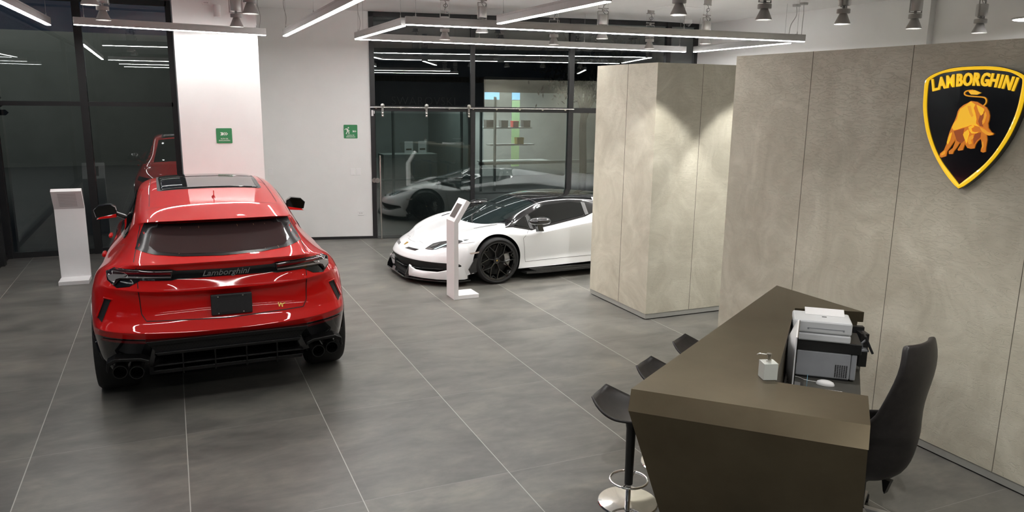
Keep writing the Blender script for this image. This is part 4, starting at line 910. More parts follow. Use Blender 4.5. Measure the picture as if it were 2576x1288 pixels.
# ---- red SUV, seen from behind (local: y forward from the rear bumper, z up)
UR = [
 [(0,.20,.27),(.35,.20,.27),(.62,.22,.27),(.84,.28,.28),(.90,.34,.28),(.93,.40,.28),(.94,.46,.28),(.94,.50,.28),(.93,.54,.27)],
 [(0,.11,.42),(.35,.11,.42),(.66,.14,.42),(.88,.2,.42),(.94,.29,.42),(.965,.37,.41),(.97,.45,.39),(.965,.52,.36),(.94,.58,.29)],
 [(0,.035,.600),(.36,.04,.603),(.68,.07,.610),(.90,.15,.635),(.965,.25,.645),(.99,.35,.61),(.995,.45,.54),(.98,.54,.43),(.95,.60,.3)],
 [(0,.0,.645),(.37,.01,.648),(.69,.05,.66),(.915,.14,.69),(.975,.25,.70),(1.0,.36,.66),(1.0,.48,.57),(.985,.57,.45),(.95,.62,.3)],
 [(0,.055,.705),(.37,.06,.71),(.66,.09,.722),(.89,.17,.745),(.965,.29,.76),(1.0,.40,.72),(1.005,.51,.62),(.985,.6,.48),(.95,.65,.3)],
 [(0,.115,.80),(.37,.12,.80),(.64,.13,.81),(.87,.2,.84),(.965,.32,.86),(1.003,.46,.82),(1.005,.56,.7),(.985,.65,.5),(.95,.7,.3)],
 [(0,.125,.925),(.37,.12,.925),(.64,.12,.935),(.86,.21,.955),(.962,.36,.965),(1.003,.52,.89),(1.003,.63,.75),(.985,.7,.52),(.95,.76,.3)],
 [(0,.05,.965),(.37,.055,.97),(.64,.085,.985),(.85,.20,1.01),(.95,.38,1.02),(1.000,.58,.94),(1.003,.7,.77),(.985,.78,.54),(.95,.84,.3)],
 [(0,.07,1.05),(.37,.08,1.05),(.64,.12,1.055),(.84,.25,1.06),(.935,.42,1.06),(.995,.66,.965),(1.003,.8,.79),(.985,.9,.55),(.95,.96,.3)],
 [(0,.09,1.135),(.37,.10,1.14),(.64,.14,1.15),(.83,.30,1.135),(.92,.48,1.10),(.99,.75,.995),(1.003,.9,.8),(.985,1.0,.56),(.95,1.08,.3)],
 [(0,.035,1.197),(.37,.05,1.195),(.64,.10,1.19),(.78,.33,1.165),(.89,.56,1.13),(.98,.85,1.02),(1.003,1.0,.8),(.985,1.1,.56),(.95,1.18,.3)],
 [(0,.17,1.215),(.37,.19,1.225),(.63,.25,1.262),(.72,.42,1.215),(.83,.66,1.155),(.96,.95,1.04),(1.003,1.12,.8),(.985,1.22,.56),(.95,1.3,.3)],
 [(0,.58,1.43),(.35,.59,1.432),(.565,.63,1.44),(.64,.74,1.36),(.765,.88,1.21),(.94,1.1,1.06),(.998,1.28,.8),(.985,1.38,.56),(.95,1.45,.3)],
 [(0,.46,1.470),(.35,.47,1.468),(.565,.52,1.463),(.640,.76,1.42),(.76,1.0,1.23),(.935,1.3,1.07),(.995,1.45,.8),(.985,1.55,.56),(.95,1.62,.3)],
 [(0,.75,1.530),(.35,.76,1.525),(.555,.8,1.508),(.635,1.0,1.47),(.765,1.25,1.25),(.93,1.55,1.07),(.995,1.7,.8),(.985,1.8,.56),(.95,1.85,.3)],
 [(0,1.2,1.585),(.35,1.2,1.58),(.555,1.25,1.558),(.64,1.4,1.51),(.77,1.6,1.25),(.925,1.85,1.05),(.985,1.95,.8),(.985,2.05,.56),(.955,2.1,.3)],
 [(0,1.8,1.63),(.36,1.8,1.622),(.56,1.85,1.60),(.65,1.95,1.545),(.785,2.05,1.24),(.92,2.2,1.03),(.98,2.3,.8),(.98,2.35,.56),(.955,2.4,.3)],
 [(0,2.3,1.645),(.36,2.3,1.638),(.56,2.3,1.615),(.65,2.35,1.555),(.795,2.45,1.23),(.92,2.6,1.02),(.975,2.65,.8),(.98,2.7,.56),(.955,2.75,.3)],
 [(0,2.75,1.635),(.36,2.75,1.625),(.56,2.75,1.60),(.65,2.8,1.54),(.80,2.85,1.21),(.92,2.95,1.0),(.975,3.0,.8),(.98,3.05,.56),(.955,3.05,.3)],
 [(0,3.05,1.60),(.35,3.04,1.59),(.55,3.0,1.565),(.645,3.05,1.50),(.80,3.2,1.18),(.92,3.3,.98),(.975,3.3,.8),(.98,3.35,.56),(.955,3.35,.3)],
 [(0,3.5,1.37),(.38,3.47,1.355),(.62,3.4,1.33),(.715,3.4,1.27),(.84,3.5,1.1),(.93,3.6,.97),(.98,3.65,.79),(.985,3.7,.56),(.955,3.7,.3)],
 [(0,3.92,1.13),(.42,3.88,1.12),(.68,3.78,1.10),(.80,3.75,1.08),(.89,3.85,1.01),(.955,3.95,.93),(.99,3.98,.78),(.99,4.0,.56),(.955,4.0,.3)],
 [(0,4.3,1.07),(.42,4.28,1.075),(.7,4.2,1.06),(.84,4.15,1.03),(.93,4.2,.96),(.985,4.25,.88),(1.0,4.28,.76),(.99,4.3,.56),(.955,4.3,.3)],
 [(0,4.75,.97),(.42,4.73,.985),(.7,4.62,.98),(.84,4.5,.96),(.93,4.5,.9),(.985,4.5,.82),(1,4.5,.7),(.99,4.5,.52),(.955,4.5,.3)],
 [(0,5.0,.86),(.42,4.97,.87),(.70,4.85,.86),(.84,4.7,.84),(.92,4.65,.79),(.97,4.62,.72),(.985,4.6,.62),(.97,4.6,.47),(.94,4.6,.3)],
 [(0,5.08,.7),(.42,5.05,.7),(.7,4.95,.7),(.86,4.8,.7),(.93,4.72,.66),(.96,4.7,.6),(.97,4.68,.52),(.96,4.66,.42),(.93,4.64,.28)],
 [(0,5.09,.45),(.42,5.06,.45),(.7,4.98,.45),(.86,4.84,.45),(.92,4.77,.44),(.945,4.74,.42),(.95,4.72,.38),(.945,4.7,.34),(.92,4.68,.26)],
 [(0,5.02,.24),(.42,5.0,.24),(.7,4.92,.24),(.84,4.8,.24),(.90,4.75,.24),(.92,4.72,.24),(.93,4.7,.24),(.925,4.69,.24),(.91,4.67,.23)],
]
def suv():
    t = empty('suv', (1.375, -3.905, 0), math.radians(.4)); tag(t, 'glossy red coupe SUV seen from behind with a blank black plate', 'car')
    def cm(i, j):
        if i < 2: return 1
        if 19 <= i < 21 and j < 2: return 2
        return 0
    B = Body(UR, [red, gblack, carglass], cm, {2: .8, 3: (.75, 0, 4), 4: (.5, 0, 3), 6: (.3, 0, 3), 7: (.75, 0, 4), 10: (.85, 0, 3), 12: (.8, 0, 2), 13: (.9, 0, 3)}, [(.82, .40, .44, .64), (4.05, .393, .435, .64)], t, [(5, .35, 3, 22), (3, .3, 11, 20), (3, .3, 3, 11)])
    P = B.patch
    # rear window with ceramic border, glass, heating lines
    rw = P('rear_window', [(-.572,1.448),(-.4,1.435),(.4,1.435),(.572,1.448),(.648,1.272),(.5,1.245),(.3,1.228),(0,1.220),(-.3,1.228),(-.5,1.245),(-.648,1.272)], 'y', -1, rubber_border, off=.003, cell=.04)
    P('glass', [(-.50,1.425),(.50,1.425),(.545,1.300),(.49,1.262),(.3,1.243),(0,1.236),(-.3,1.243),(-.49,1.262),(-.545,1.300)], 'y', -1, rearglass, rw, off=.005, cell=.04)
    for x0, x1 in ((-.30,-.33),(-.16,-.18),(.14,.17),(.27,.33),(.36,.44)): B.seam('heating_line', [(x0,1.42),(x1,1.245)], 'y', -1, goldhair, .003, rw).location.y = -.004
    # light band
    band = P('light_band', [(0,1.130),(.36,1.136),(.40,1.150),(.62,1.156),(.80,1.148),(.868,1.112),(.858,1.06),(.79,1.012),(.70,1.022),(.62,1.066),(.40,1.058),(.36,1.066),(0,1.068),(-.36,1.066),(-.40,1.058),(-.62,1.066),(-.70,1.022),(-.79,1.012),(-.858,1.06),(-.868,1.112),(-.80,1.148),(-.62,1.156),(-.40,1.150),(-.36,1.136)], 'y', -1, gblack, off=.004, cell=.04)
    def lamp(sg):
        m = (lambda Q: Q) if sg > 0 else mir
        lp = P('tail_lamp', m([(.385,1.14),(.62,1.148),(.80,1.140),(.855,1.108),(.845,1.062),(.80,1.028),(.76,1.072),(.62,1.078),(.40,1.072)]), 'y', -1, smoke, off=.012, cell=.04, thick=.006)
        P('lamp_reflector', m([(.70,1.112),(.80,1.104),(.845,1.090),(.835,1.062),(.80,1.042),(.785,1.07),(.72,1.094)]), 'y', -1, clearl, lp, off=.024, cell=.03)
        P('lamp_strip', m([(.40,1.090),(.62,1.096),(.70,1.096),(.76,1.080),(.70,1.084),(.62,1.086),(.40,1.082)]), 'y', -1, clearl, lp, off=.023, cell=.03)
        P('lamp_red_strip', m([(.40,1.124),(.62,1.132),(.76,1.126),(.70,1.112),(.62,1.116),(.40,1.108)]), 'y', -1, redl, lp, off=.023, cell=.03)
        P('side_vent', m([(.885,.925),(.838,.918),(.915,.742),(.945,.77)]), 'y', -1, mblack, off=.004, cell=.03)
        P('side_vent_frame', m([(.885,.935),(.82,.926),(.832,.916),(.88,.923),(.94,.772),(.955,.775)]), 'y', -1, red, off=.012, cell=.03, thick=.004)
        P('rear_reflector', m([(.56,.588),(.92,.618),(.94,.600),(.60,.566)]), 'y', -1, redl, off=.006, cell=.04)
        # side glass
        w = P('side_window_trim', [(.98,1.262),(.935,1.31),(1.10,1.385),(1.45,1.46),(1.9,1.515),(2.4,1.535),(2.9,1.515),(3.2,1.42),(3.75,1.10),(3.2,1.125),(2.2,1.18),(1.5,1.225)], 'x', sg, gblack, off=.003, cell=.06)
        P('side_glass', [(1.03,1.278),(.99,1.312),(1.13,1.368),(1.46,1.435),(1.9,1.49),(2.4,1.51),(2.88,1.49),(3.15,1.41),(3.6,1.145),(3.2,1.15),(2.2,1.205),(1.5,1.25)], 'x', sg, carglass, w, off=.006, cell=.06)
        for py in (1.95, 3.0): B.seam('door_gap', [(py,.32),(py+.02,.8),(py-.05,1.14)], 'x', sg, gap)
        for y in (1.72, 2.78):
            bm = bmesh.new(); lathe(bm, [(0, -.09), (.016, -.085), (.02, -.05), (.02, .05), (.016, .085), (0, .09)], 12, 'y', (sg*.965, y, 1.0), cap=False); obj('door_handle', bm, red, t, smooth=True)
        # wing mirror
        mr = empty('wing_mirror', (sg*.89, 3.22, 1.185)); mr.parent = t; bm = bmesh.new()
        prof = [(0, .05), (.07, .045), (.10, .0), (.10, -.08), (.088, -.11)]
        rings = []
        for k, (q, yy) in enumerate([(.45, .12), (.8, .10), (1, .05), (1.03, -.03), (.97, -.06), (.90, -.06)]):
            rings.append([bm.verts.new((sg*(.135+.115*q*a), yy, .018+.078*q*b)) for a, b in ((-1, -.5), (-.9, .55), (-.45, 1), (.55, .85), (1, .2), (.85, -.8), (.3, -1), (-.6, -.95))])
        for a, b in zip(rings, rings[1:]):
            for i in range(8): bm.faces.new((a[i], a[(i+1) % 8], b[(i+1) % 8], b[i]))
        bm.faces.new(rings[0]); bm.faces.new(rings[-1]); o = obj('mirror_cap', bm, gblack, mr, smooth=True, ang=60); 
        bm = bmesh.new(); bm.faces.new([bm.verts.new((sg*(.135+.095*a), -.063, .018+.063*b)) for a, b in ((-1, -.5), (-.9, .55), (-.45, 1), (.55, .85), (1, .2), (.85, -.8), (.3, -1), (-.6, -.95))]); obj('mirror_glass', bm, mirror_m, mr)
        bm = bmesh.new(); prism(bm, [(sg*.03, -.052), (sg*.23, -.068), (sg*.20, -.045), (sg*.03, -.012)], -.066, .04, 'y'); obj('mirror_base', bm, red, mr, bevel=.004)
        bm = bmesh.new(); tube(bm, [(-sg*.05, .0, -.06), (sg*.05, .0, -.01)], [.03, .022]); obj('mirror_arm', bm, gblack, mr)
        # cladding round the arches
        for yy in (.82, 4.05):
            bm = bmesh.new(); n = 28; prev = None
            for k in range(n+1):
                a = -.25+(PI+.5)*k/n; row = []
                for rr, ex in ((.432, -.03), (.437, .012), (.470, .010), (.474, -.02)): 
                    u, v = yy+rr*math.cos(a), max(.2, .393+rr*math.sin(a)); p, nr, d = B.hit('x', sg, u, max(v, .33)); row.append(bm.verts.new((p.x+sg*ex, u, v)))
                if prev:
                    for i in range(3): bm.faces.new((prev[i], prev[i+1], row[i+1], row[i]))
                prev = row
            obj('arch_trim', bm, gblack, t, smooth=True)
        wheel(t, sg*.86, .82, .40, .40, .315, .285, sg, 'y', 5)
        wheel(t, sg*.865, 4.05, .393, .393, .285, .285, sg, 'y', 5)
        # exhausts
        for x, z in ((.695, .37), (.81, .388)):
            bm = bmesh.new(); c = (sg*x, 0, z); lathe(bm, [(.050, .24), (.053, .03), (.053, -.005), (.046, -.005), (.042, .04), (.042, .2), (0, .2)], 28, 'y', c, cap=False); obj('exhaust_tip', bm, exh, t, smooth=True)
        bm = bmesh.new(); Q = [(sg*a, b) for a, b in ((.60,.45),(.66,.475),(.84,.49),(.90,.46),(.905,.40),(.895,.38),(.875,.44),(.83,.46),(.67,.45),(.60,.42))]; prism(bm, Q, .02, .16, 'y'); obj('exhaust_surround', bm, dblack, t, bevel=.006)
    sideboth(lamp)
    # lower diffuser: honeycomb grille, bars, fins
    bm = bmesh.new(); prism(bm, [(-.60,.575),(.60,.575),(.54,.505),(-.54,.505)], .015, .09, 'y'); g = obj('honeycomb_grille', bm, dblack, t)
    bm = bmesh.new()
    for j in range(4):
        for i in range(44):
            x = -.55+.0255*i+(.0127 if j % 2 else 0); z = .512+.017*j; r = .0085
            pts = [(x+r*math.cos(a), z+r*math.sin(a)) for a in [PI/6+PI/3*k for k in range(6)]]; bm.faces.new([bm.verts.new((a, .0142, b)) for a, b in pts])
    obj('grille_cells', bm, nmat('grille_cell', (.002, .002, .002), .9), g)
    bm = bmesh.new(); prism(bm, [(-.62,.605),(.62,.605),(.595,.572),(-.595,.572)], -.004, .1, 'y'); prism(bm, [(-.56,.512),(.56,.512),(.54,.488),(-.54,.488)], -.012, .1, 'y'); obj('diffuser_lip', bm, dblack, t, bevel=.004)
    bm = bmesh.new(); prism(bm, [(-.55,.405),(.55,.405),(.58,.392),(-.58,.392)], .012, .1, 'y'); prism(bm, [(-.58,.355),(.58,.355),(.50,.325),(-.50,.325)], .03, .2, 'y'); obj('diffuser_blade', bm, dblack, t, bevel=.003)
    for x in (-.36, -.12, .12, .36):
        bm = bmesh.new(); prism(bm, [(-.012, .50), (.1, .50), (.1, .31), (.03, .31), (.005, .36)], x-.005, x+.005, 'x'); obj('diffuser_fin', bm, dblack, t)
    bm = bmesh.new(); box(bm, -.62, .4, .2, .62, 4.6, .34); obj('underbody', bm, mblack, t)
    # tailgate seams
    B.seam('tailgate_gap', [(-.645,1.188),(-.640,.98),(-.632,.80),(-.600,.745),(0,.722),(.600,.745),(.632,.80),(.640,.98),(.645,1.188)], 'y', -1, gap, .007)
    B.seam('tailgate_upper_gap', [(-.66,1.20),(-.60,1.45)], 'y', -1, gap, .006); B.seam('tailgate_upper_gap', [(.66,1.20),(.60,1.45)], 'y', -1, gap, .006)
    B.seam('roof_gap', [(-.565,.92),(-.3,.90),(.3,.90),(.565,.92)], 'z', 1, gap, .005)
    for sg in (-1, 1): B.seam('roof_gap', [(sg*.535,1.0),(sg*.535,2.9)], 'z', 1, gap, .005)
    # blank plate
    pl = P('number_plate', [(-.158,.918),(.158,.918),(.158,.748),(-.158,.748)], 'y', -1, plate_m, off=.03, cell=.08, smooth=False)
    pl.data.clear_geometry(); bm = bmesh.new(); box(bm, -.125, .06, .748, .190, .092, .918); bm.to_mesh(pl.data); bm.free(); md = pl.modifiers.new('b', 'BEVEL'); md.width = .008; md.segments = 3
    for x in (-.07, .12):
        for z in (.765, .902): bm = bmesh.new(); lathe(bm, [(0, .055), (.006, .055), (.007, .061)], 10, 'y', (x, 0, z), cap=False); obj('plate_bolt', bm, steel, pl)
    bm = bmesh.new()
    for z0, z1 in ((.893, .907), (.759, .772)): box(bm, -.08, .0585, z0, .15, .0605, z1)
    obj('plate_slot', bm, mblack, pl)
    me = text_mesh('Lamborghini', .064, depth=.0025, shear=.35, offset=.0006, space=1.0); me.transform(Matrix.Scale(1.1, 4, (1, 0, 0))); me.transform(wmat((0, .072, 1.098), (1, 0, 0), (0, 0, 1))); me.materials.append(script_m); me.name = 'script_badge'; link('script_badge', me, t)
    B.seam('gold_sticker', [(.40,.80),(.405,.765),(.42,.795),(.43,.76),(.435,.785),(.455,.79)], 'y', -1, gold, .006)
    # roof panel, antenna
    rp = P('roof_glass', [(-.44,1.62),(-.42,1.58),(.42,1.58),(.44,1.62),(.46,2.32),(-.46,2.32)], 'z', 1, carglass, off=.005, cell=.06, thick=.003)
    P('roof_glass', [(-.46,2.36),(.46,2.36),(.45,2.98),(-.45,2.98)], 'z', 1, carglass, off=.005, cell=.06, thick=.003)
    P('sunroof_frame', [(-.47,1.60),(-.44,1.55),(.44,1.55),(.47,1.60),(.485,3.0),(-.485,3.0)], 'z', 1, mblack, off=.002, cell=.06)
    bm = bmesh.new(); R_ = []
    for yy, w, h in ((.0, .004, .0), (.03, .012, .012), (.08, .02, .03), (.13, .016, .018), (.17, .004, .0)): R_.append([bm.verts.new((w*a, 1.05+yy, 1.562+.012*yy/.17+h*b)) for a, b in ((-1, -.3), (-.7, .5), (0, 1), (.7, .5), (1, -.3))])
    for a, b in zip(R_, R_[1:]):
        for i in range(4): bm.faces.new((a[i], a[i+1], b[i+1], b[i]))
    prism(bm, [(1.07, 1.575), (1.17, 1.575), (1.10, 1.598), (1.075, 1.640), (1.065, 1.640)], -.003, .003, 'x'); obj('antenna_fin', bm, red, t, smooth=True)
    # front (seen in the reflection)
    def front(sg):
        m = (lambda Q: Q) if sg > 0 else mir
        P('headlamp', m([(.52,.88),(.90,.93),(.93,.86),(.60,.80)]), 'y', 1, gblack, off=.004, cell=.04)
    sideboth(front)
    P('front_grille', [(-.62,.74),(.62,.74),(.78,.42),(.6,.3),(-.6,.3),(-.78,.42)], 'y', 1, mblack, off=.004, cell=.08)
    B.seam('bonnet_crease', [(-.30,3.95),(-.45,4.85)], 'z', 1, gap, .004); B.seam('bonnet_crease', [(.30,3.95),(.45,4.85)], 'z', 1, gap, .004)
rubber_border = nmat('ceramic_glass_border', (.016, .013, .014), .25, 0, 0, .2)
mirror_m = nmat('mirror_silver', (.12, .12, .12), .03, 1)
plate_m = mottle('plate_black_plastic', (.018, .018, .02), (.024, .024, .026), 40, .5)
script_m = nmat('script_chrome', (.35, .35, .36), .3, .8)
exh = nmat('dark_exhaust_metal', (.03, .03, .03), .25, .9)
suv()

# ---- white sports car (local: y forward from the tail, near side is -x)
SV = [
 [(0,.25,.22),(.35,.25,.22),(.65,.27,.22),(.85,.3,.24),(.93,.36,.25),(.98,.42,.26),(1.0,.48,.26),(1.0,.52,.24),(.98,.56,.2)],
 [(0,.12,.5),(.35,.12,.5),(.68,.14,.5),(.9,.2,.5),(.98,.28,.5),(1.02,.38,.48),(1.03,.48,.42),(1.02,.54,.34),(.98,.6,.2)],
 [(0,.03,.72),(.35,.03,.73),(.68,.07,.74),(.9,.16,.74),(.98,.3,.72),(1.03,.45,.66),(1.045,.56,.54),(1.03,.62,.4),(.98,.66,.2)],
 [(0,.02,.86),(.35,.04,.86),(.66,.1,.85),(.86,.22,.83),(.96,.42,.79),(1.04,.6,.71),(1.049,.7,.58),(1.03,.76,.42),(.98,.8,.2)],
 [(0,.45,.92),(.35,.48,.91),(.62,.55,.88),(.80,.65,.86),(.93,.75,.83),(1.035,.88,.73),(1.049,.95,.58),(1.03,1.,.42),(.98,1.,.2)],
 [(0,1.0,.98),(.33,1.,.96),(.55,1.05,.93),(.74,1.12,.90),(.9,1.18,.86),(1.03,1.22,.78),(1.045,1.25,.58),(1.03,1.28,.42),(.98,1.3,.2)],
 [(0,1.5,1.04),(.33,1.5,1.03),(.50,1.5,1.01),(.63,1.55,.97),(.84,1.6,.92),(1.0,1.6,.82),(1.03,1.6,.58),(1.02,1.6,.4),(.98,1.6,.2)],
 [(0,2.0,1.095),(.33,2.0,1.09),(.50,2.12,1.075),(.60,2.15,1.03),(.79,2.05,.90),(.965,2.05,.80),(.985,2.05,.58),(.98,2.05,.36),(.97,2.05,.18)],
 [(0,2.45,1.115),(.33,2.45,1.108),(.50,2.45,1.085),(.60,2.45,1.035),(.79,2.5,.845),(.95,2.5,.745),(.94,2.5,.56),(.915,2.5,.33),(.95,2.5,.17)],
 [(0,2.85,1.098),(.33,2.85,1.088),(.50,2.85,1.062),(.61,2.87,1.0),(.79,2.9,.79),(.94,2.95,.685),(.93,2.95,.52),(.90,2.95,.30),(.94,2.95,.16)],
 [(0,3.05,1.06),(.33,3.04,1.05),(.53,3.0,1.03),(.645,3.05,.95),(.79,3.15,.745),(.935,3.2,.645),(.935,3.25,.5),(.90,3.25,.3),(.93,3.25,.16)],
 [(0,3.5,.92),(.38,3.45,.91),(.60,3.33,.90),(.70,3.32,.845),(.82,3.4,.73),(.935,3.43,.64),(.95,3.47,.5),(.92,3.46,.3),(.93,3.46,.16)],
 [(0,3.98,.735),(.42,3.88,.74),(.66,3.66,.765),(.76,3.6,.775),(.87,3.65,.765),(.95,3.7,.70),(.985,3.75,.52),(.965,3.75,.3),(.93,3.75,.16)],
 [(0,4.2,.68),(.4,4.15,.685),(.64,4.0,.74),(.77,3.95,.770),(.88,3.95,.735),(.96,3.97,.66),(.985,3.97,.5),(.965,3.95,.3),(.93,3.95,.16)],
 [(0,4.5,.58),(.38,4.45,.585),(.64,4.35,.64),(.78,4.28,.665),(.89,4.22,.63),(.96,4.2,.56),(.98,4.18,.45),(.96,4.17,.3),(.93,4.15,.15)],
 [(0,4.72,.51),(.36,4.68,.51),(.60,4.56,.535),(.77,4.45,.55),(.9,4.33,.52),(.955,4.28,.46),(.97,4.25,.38),(.955,4.22,.28),(.93,4.2,.15)],
 [(0,4.90,.415),(.34,4.86,.41),(.60,4.72,.42),(.79,4.55,.43),(.91,4.38,.42),(.95,4.31,.39),(.96,4.28,.33),(.95,4.25,.26),(.93,4.22,.14)],
 [(0,4.95,.335),(.34,4.91,.33),(.62,4.76,.325),(.81,4.57,.32),(.915,4.4,.32),(.94,4.33,.31),(.95,4.3,.28),(.94,4.27,.23),(.92,4.24,.14)],
 [(0,4.86,.11),(.34,4.83,.11),(.62,4.70,.11),(.82,4.54,.11),(.90,4.42,.11),(.925,4.36,.11),(.93,4.33,.11),(.925,4.3,.11),(.91,4.27,.10)],
]
def sports():
    ph = math.radians(2.5); fx, fy = -math.cos(ph), -math.sin(ph)
    t = empty('sports_car', (4.955-3.82*fx, .115-3.82*fy, 0), PI/2+ph); tag(t, 'white sports car with black roof and black wheels, half behind the beige block', 'car')
    def cm(i, j):
        if 7 <= i < 10 and j < 4: return 1
        if i in (5, 6) and j < 2: return 1
        if 10 <= i < 12 and j < 4: return 2 if j < 2 else 1
        if i < 1 or (i == 17 and j < 5): return 3
        return 0
    B = Body(SV, [white, gblack, wsglass, intake], cm, {3: (.8, 0, 4), 12: (.5, 0, 2), 16: (.3, 0, 5), 17: (.8, 0, 5)}, [(1.12, .355, .395, .66), (3.82, .322, .365, .64)], t, [(3, .5, 4, 13), (5, .65, 3, 13), (7, .5, 5, 14), (5, .95, 7, 11), (4, .3, 7, 12)])
    P = B.patch
    def side(sg):
        m = (lambda Q: Q) if sg > 0 else mir
        w = P('side_window_trim', [(3.60,.757),(3.26,.690),(2.9,.745),(2.38,.828),(2.16,.89),(2.14,.94),(2.22,1.02),(2.5,1.050),(2.95,1.020),(3.3,.90)], 'x', sg, gblack, off=.003, cell=.05)
        P('side_glass', [(3.20,.722),(2.9,.770),(2.40,.850),(2.30,.90),(2.33,.995),(2.5,1.022),(2.93,.990),(3.20,.892)], 'x', sg, sideglass, w, off=.008, cell=.05)
        P('quarter_glass', [(3.50,.765),(3.29,.722),(3.29,.862)], 'x', sg, sideglass, w, off=.008, cell=.05)
        P('window_bar', [(3.275,.708),(3.225,.700),(3.225,.885),(3.275,.862)], 'x', sg, mblack, w, off=.011, cell=.05)
        P('window_bar', [(2.36,.845),(2.30,.86),(2.27,1.0),(2.33,1.01)], 'x', sg, chrome_dk, w, off=.011, cell=.05)
        B.seam('door_gap', [(3.30,.70),(3.42,.60),(3.40,.48),(3.37,.26)], 'x', sg, gapw, .005)
        B.seam('sill_gap', [(3.37,.262),(2.2,.285)], 'x', sg, gapw, .005)
        B.seam('bonnet_side_gap', [(4.14,.60),(4.40,.565),(4.55,.52)], 'x', sg, gapw, .003)
        P('side_marker', [(4.235,.462),(4.09,.475),(4.105,.452),(4.215,.440)], 'x', sg, nmat('marker_amber', (.5, .42, .38), .2), off=.002, cell=.04)
        P('wheel_canard', [(4.245,.235),(4.165,.385),(4.09,.39),(4.09,.13),(4.185,.135)], 'x', sg, gblack, off=.006, cell=.04, thick=.006)
        # lamps
        hl = P('headlamp', m([(.50,.468),(.505,.535),(.57,.565),(.70,.60),(.88,.628),(.83,.57),(.72,.50),(.62,.470)]), 'y', 1, nmat('lamp_housing', (.05, .052, .055), .12, 0, 1), off=.004, cell=.04)
        P('lamp_light_bar', m([(.625,.480),(.655,.484),(.77,.585),(.74,.588)]), 'y', 1, nmat('lamp_bar', (.55, .75, .8), .1, 0, 1), hl, off=.009, cell=.03)
        P('lamp_trim', m([(.515,.478),(.57,.484),(.62,.482),(.60,.474),(.52,.472)]), 'y', 1, clearl, hl, off=.009, cell=.03)
        P('lamp_cells', m([(.525,.50),(.56,.535),(.62,.555),(.61,.52),(.56,.495)]), 'y', 1, nmat('lamp_cell', (.2, .2, .2), .15, .5), hl, off=.009, cell=.03)
        P('nose_slot', m([(.13,.425),(.17,.447),(.42,.452),(.39,.428)]), 'y', 1, gblack, off=.003, cell=.03)
        # front intakes
        path = [(.42,4.90),(.46,4.88),(.52,4.85),(.64,4.775),(.80,4.635),(.905,4.47),(.945,4.30)]; zt = [.255,.225,.20,.195,.20,.245,.30]
        bm = bmesh.new(); prev = None
        for (x_, y_), z_ in zip(path, zt):
            row = [bm.verts.new(q) for q in ((sg*x_, y_, .10), (sg*(x_+.004), y_+.006, .13), (sg*x_, y_-.002, z_-.01), (sg*(x_-.01), y_-.015, z_), (sg*(x_-.03), y_-.06, z_-.03), (sg*(x_-.03), y_-.06, .10))]
            if prev:
                for i in range(6): bm.faces.new((prev[i], prev[(i+1) % 6], row[(i+1) % 6], row[i]))
            else: bm.faces.new(row)
            prev = row
        bm.faces.new(prev); obj('bumper_lip', bm, white, t, smooth=True, ang=50)
        bm = bmesh.new(); tube(bm, [(sg*.03, 4.945, .232), (sg*.30, 4.93, .225), (sg*.62, 4.775, .232), (sg*.84, 4.56, .245)], .007, 6); obj('intake_bar', bm, gblack, t)
        bm = bmesh.new()
        # splitter endplate fin
        prism(bm, [(4.86, .075), (4.95, .075), (4.945, .12), (4.90, .22)], sg*.40, sg*.41, 'x'); obj('splitter_fin', bm, gblack, t)
        # mirror
        mr = empty('wing_mirror', (sg*1.0, 3.215, .842)); mr.parent = t; bm = bmesh.new(); rings = []
        for yy, q in ((.165, .25), (.14, .62), (.09, .9), (.02, 1.0), (-.07, 1.0), (-.13, .86), (-.15, .6)):
            rings.append([bm.verts.new((sg*(.02+.095*q*math.cos(a)), yy, .0+.052*q*math.sin(a))) for a in [2*PI*k/14 for k in range(14)]])
        for a, b in zip(rings, rings[1:]):
            for i in range(14): bm.faces.new((a[i], a[(i+1) % 14], b[(i+1) % 14], b[i]))
        bm.faces.new(rings[0]); bm.faces.new(rings[-1]); obj('mirror_cap', bm, gblack, mr, smooth=True, ang=50)
        bm = bmesh.new(); prism(bm, [(.03, -.03), (-.06, -.03), (-.10, -.155), (-.02, -.15)], -sg*.02, -sg*.075, 'x', 0, [(.02, -.07), (-.05, -.07), (-.10, -.175), (0, -.165)]); obj('mirror_arm', bm, gblack, mr, bevel=.004)
        P('tail_lamp', m([(.45,.80),(.55,.83),(.88,.79),(.90,.70),(.84,.76),(.6,.78)]), 'y', -1, nmat('tail_red', (.4, .01, .01), .2), off=.005, cell=.04)
        P('hip_vent', [(1.62,.62),(2.0,.60),(1.95,.35),(1.75,.40)], 'x', sg, gblack, off=.003, cell=.05)
        P('bonnet_vent', [(sg*.60,4.02),(sg*.63,4.02),(sg*.70,3.70),(sg*.68,3.70)], 'z', 1, gblack, off=.002, cell=.05)
        B.seam('bonnet_gap', [(sg*.50,3.92),(sg*.46,4.40),(sg*.33,4.66),(sg*.20,4.66),(sg*.14,4.71),(0,4.72)], 'z', 1, gapw, .004)
        B.seam('roof_panel_gap', [(0,2.62),(sg*.34,2.60),(sg*.52,2.48)], 'z', 1, mblack, .006)
        B.seam('windscreen_gap', [(0,3.045),(sg*.53,3.0)], 'z', 1, chrome_dk, .005)
        wheel(t, sg*.865, 3.82, .321, .321, .255, .263, sg, 'hex', 6)
        wheel(t, sg*.855, 1.12, .355, .355, .355, .285, sg, 'hex', 6)
    sideboth(side)
    # badge on the nose
    p, nr, d = B.hit('y', 1, 0, .462); bm = bmesh.new(); prism(bm, [(-.028, .03), (0, .038), (.028, .03), (.022, -.01), (0, -.036), (-.022, -.01)], 0, .004, 'z')
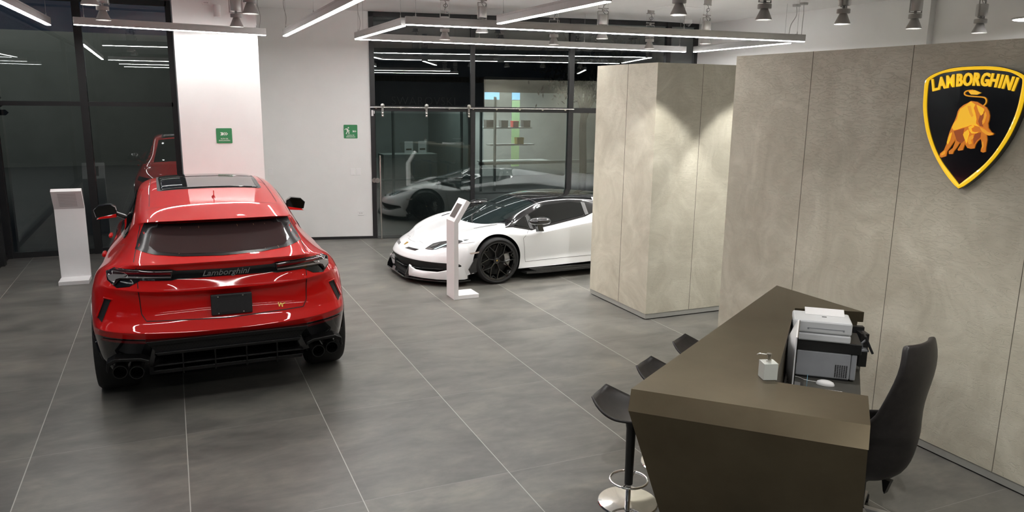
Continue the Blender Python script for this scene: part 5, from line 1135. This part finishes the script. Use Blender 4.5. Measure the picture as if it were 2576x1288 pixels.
    bmesh.ops.transform(bm, matrix=wmat(p+nr*.003, (-1, 0, 0), nr.cross(Vector((-1, 0, 0)))), verts=bm.verts); obj('nose_badge', bm, gold, t)
    # splitter plate
    out = [(-.93,4.20),(-.95,4.36),(-.90,4.50),(-.80,4.64),(-.62,4.82),(-.42,4.93),(-.36,4.955),(.36,4.955),(.42,4.93),(.62,4.82),(.80,4.64),(.90,4.50),(.95,4.36),(.93,4.20)]
    bm = bmesh.new(); prism(bm, out, .068, .084, 'z'); obj('front_splitter', bm, gblack, t, bevel=.003)
    bm = bmesh.new(); prism(bm, [(-.86,4.2),(-.86,4.5),(-.6,4.75),(-.3,4.86),(.3,4.86),(.6,4.75),(.86,4.5),(.86,4.2)], .084, .13, 'z'); obj('bumper_underside', bm, mblack, t)
    for sg in (-1, 1):
        bm = bmesh.new(); prism(bm, [(sg*.80,1.6),(sg*1.0,1.62),(sg*.985,3.15),(sg*.95,3.36),(sg*.80,3.40)], .095, .125, 'z'); prism(bm, [(3.20, .12), (2.0, .12), (2.0, .15), (3.34, .175)], sg*.955, sg*.965, 'x'); obj('side_skirt', bm, carbon, t, bevel=.002)
    bm = bmesh.new(); box(bm, -.62, .35, .1, .62, 4.3, .25); obj('underbody', bm, mblack, t)
    # wipers, interior hint
    bm = bmesh.new(); 
    for a, b, c in (((-.35, 3.93, .762), (-.05, 3.80, .815), (.10, 3.62, .872)), ((.05, 3.99, .752), (.35, 3.80, .79), (.52, 3.55, .85))): tube(bm, catmull([a, b, c], 5), .007, 6)
    obj('wiper', bm, mblack, t)
    # rear wing
    bm = bmesh.new(); prism(bm, [(.02, 1.02), (.10, 1.06), (.28, 1.045), (.30, 1.03), (.12, 1.03)], -.62, .62, 'x'); obj('rear_wing', bm, gblack, t, bevel=.003)
    for sg in (-1, 1):
        bm = bmesh.new(); prism(bm, [(.10, .86), (.30, .88), (.22, 1.04), (.12, 1.04)], sg*.16, sg*.18, 'x'); obj('wing_strut', bm, gblack, t)
        bm = bmesh.new(); prism(bm, [(-.02, .92), (.32, .93), (.34, 1.07), (.05, 1.09)], sg*.62, sg*.635, 'x'); obj('wing_endplate', bm, white, t)
wsglass = nmat('windscreen_glass', (.012, .018, .018), .02, 0, 0, .7)
sideglass = nmat('side_window_glass', (.006, .007, .007), .03, 0, 0, .6)
intake = mottle('black_intake', (.004, .004, .004), (.008, .008, .008), 20, .6)
chrome_dk = nmat('dark_trim_line', (.08, .08, .08), .3)
sports()
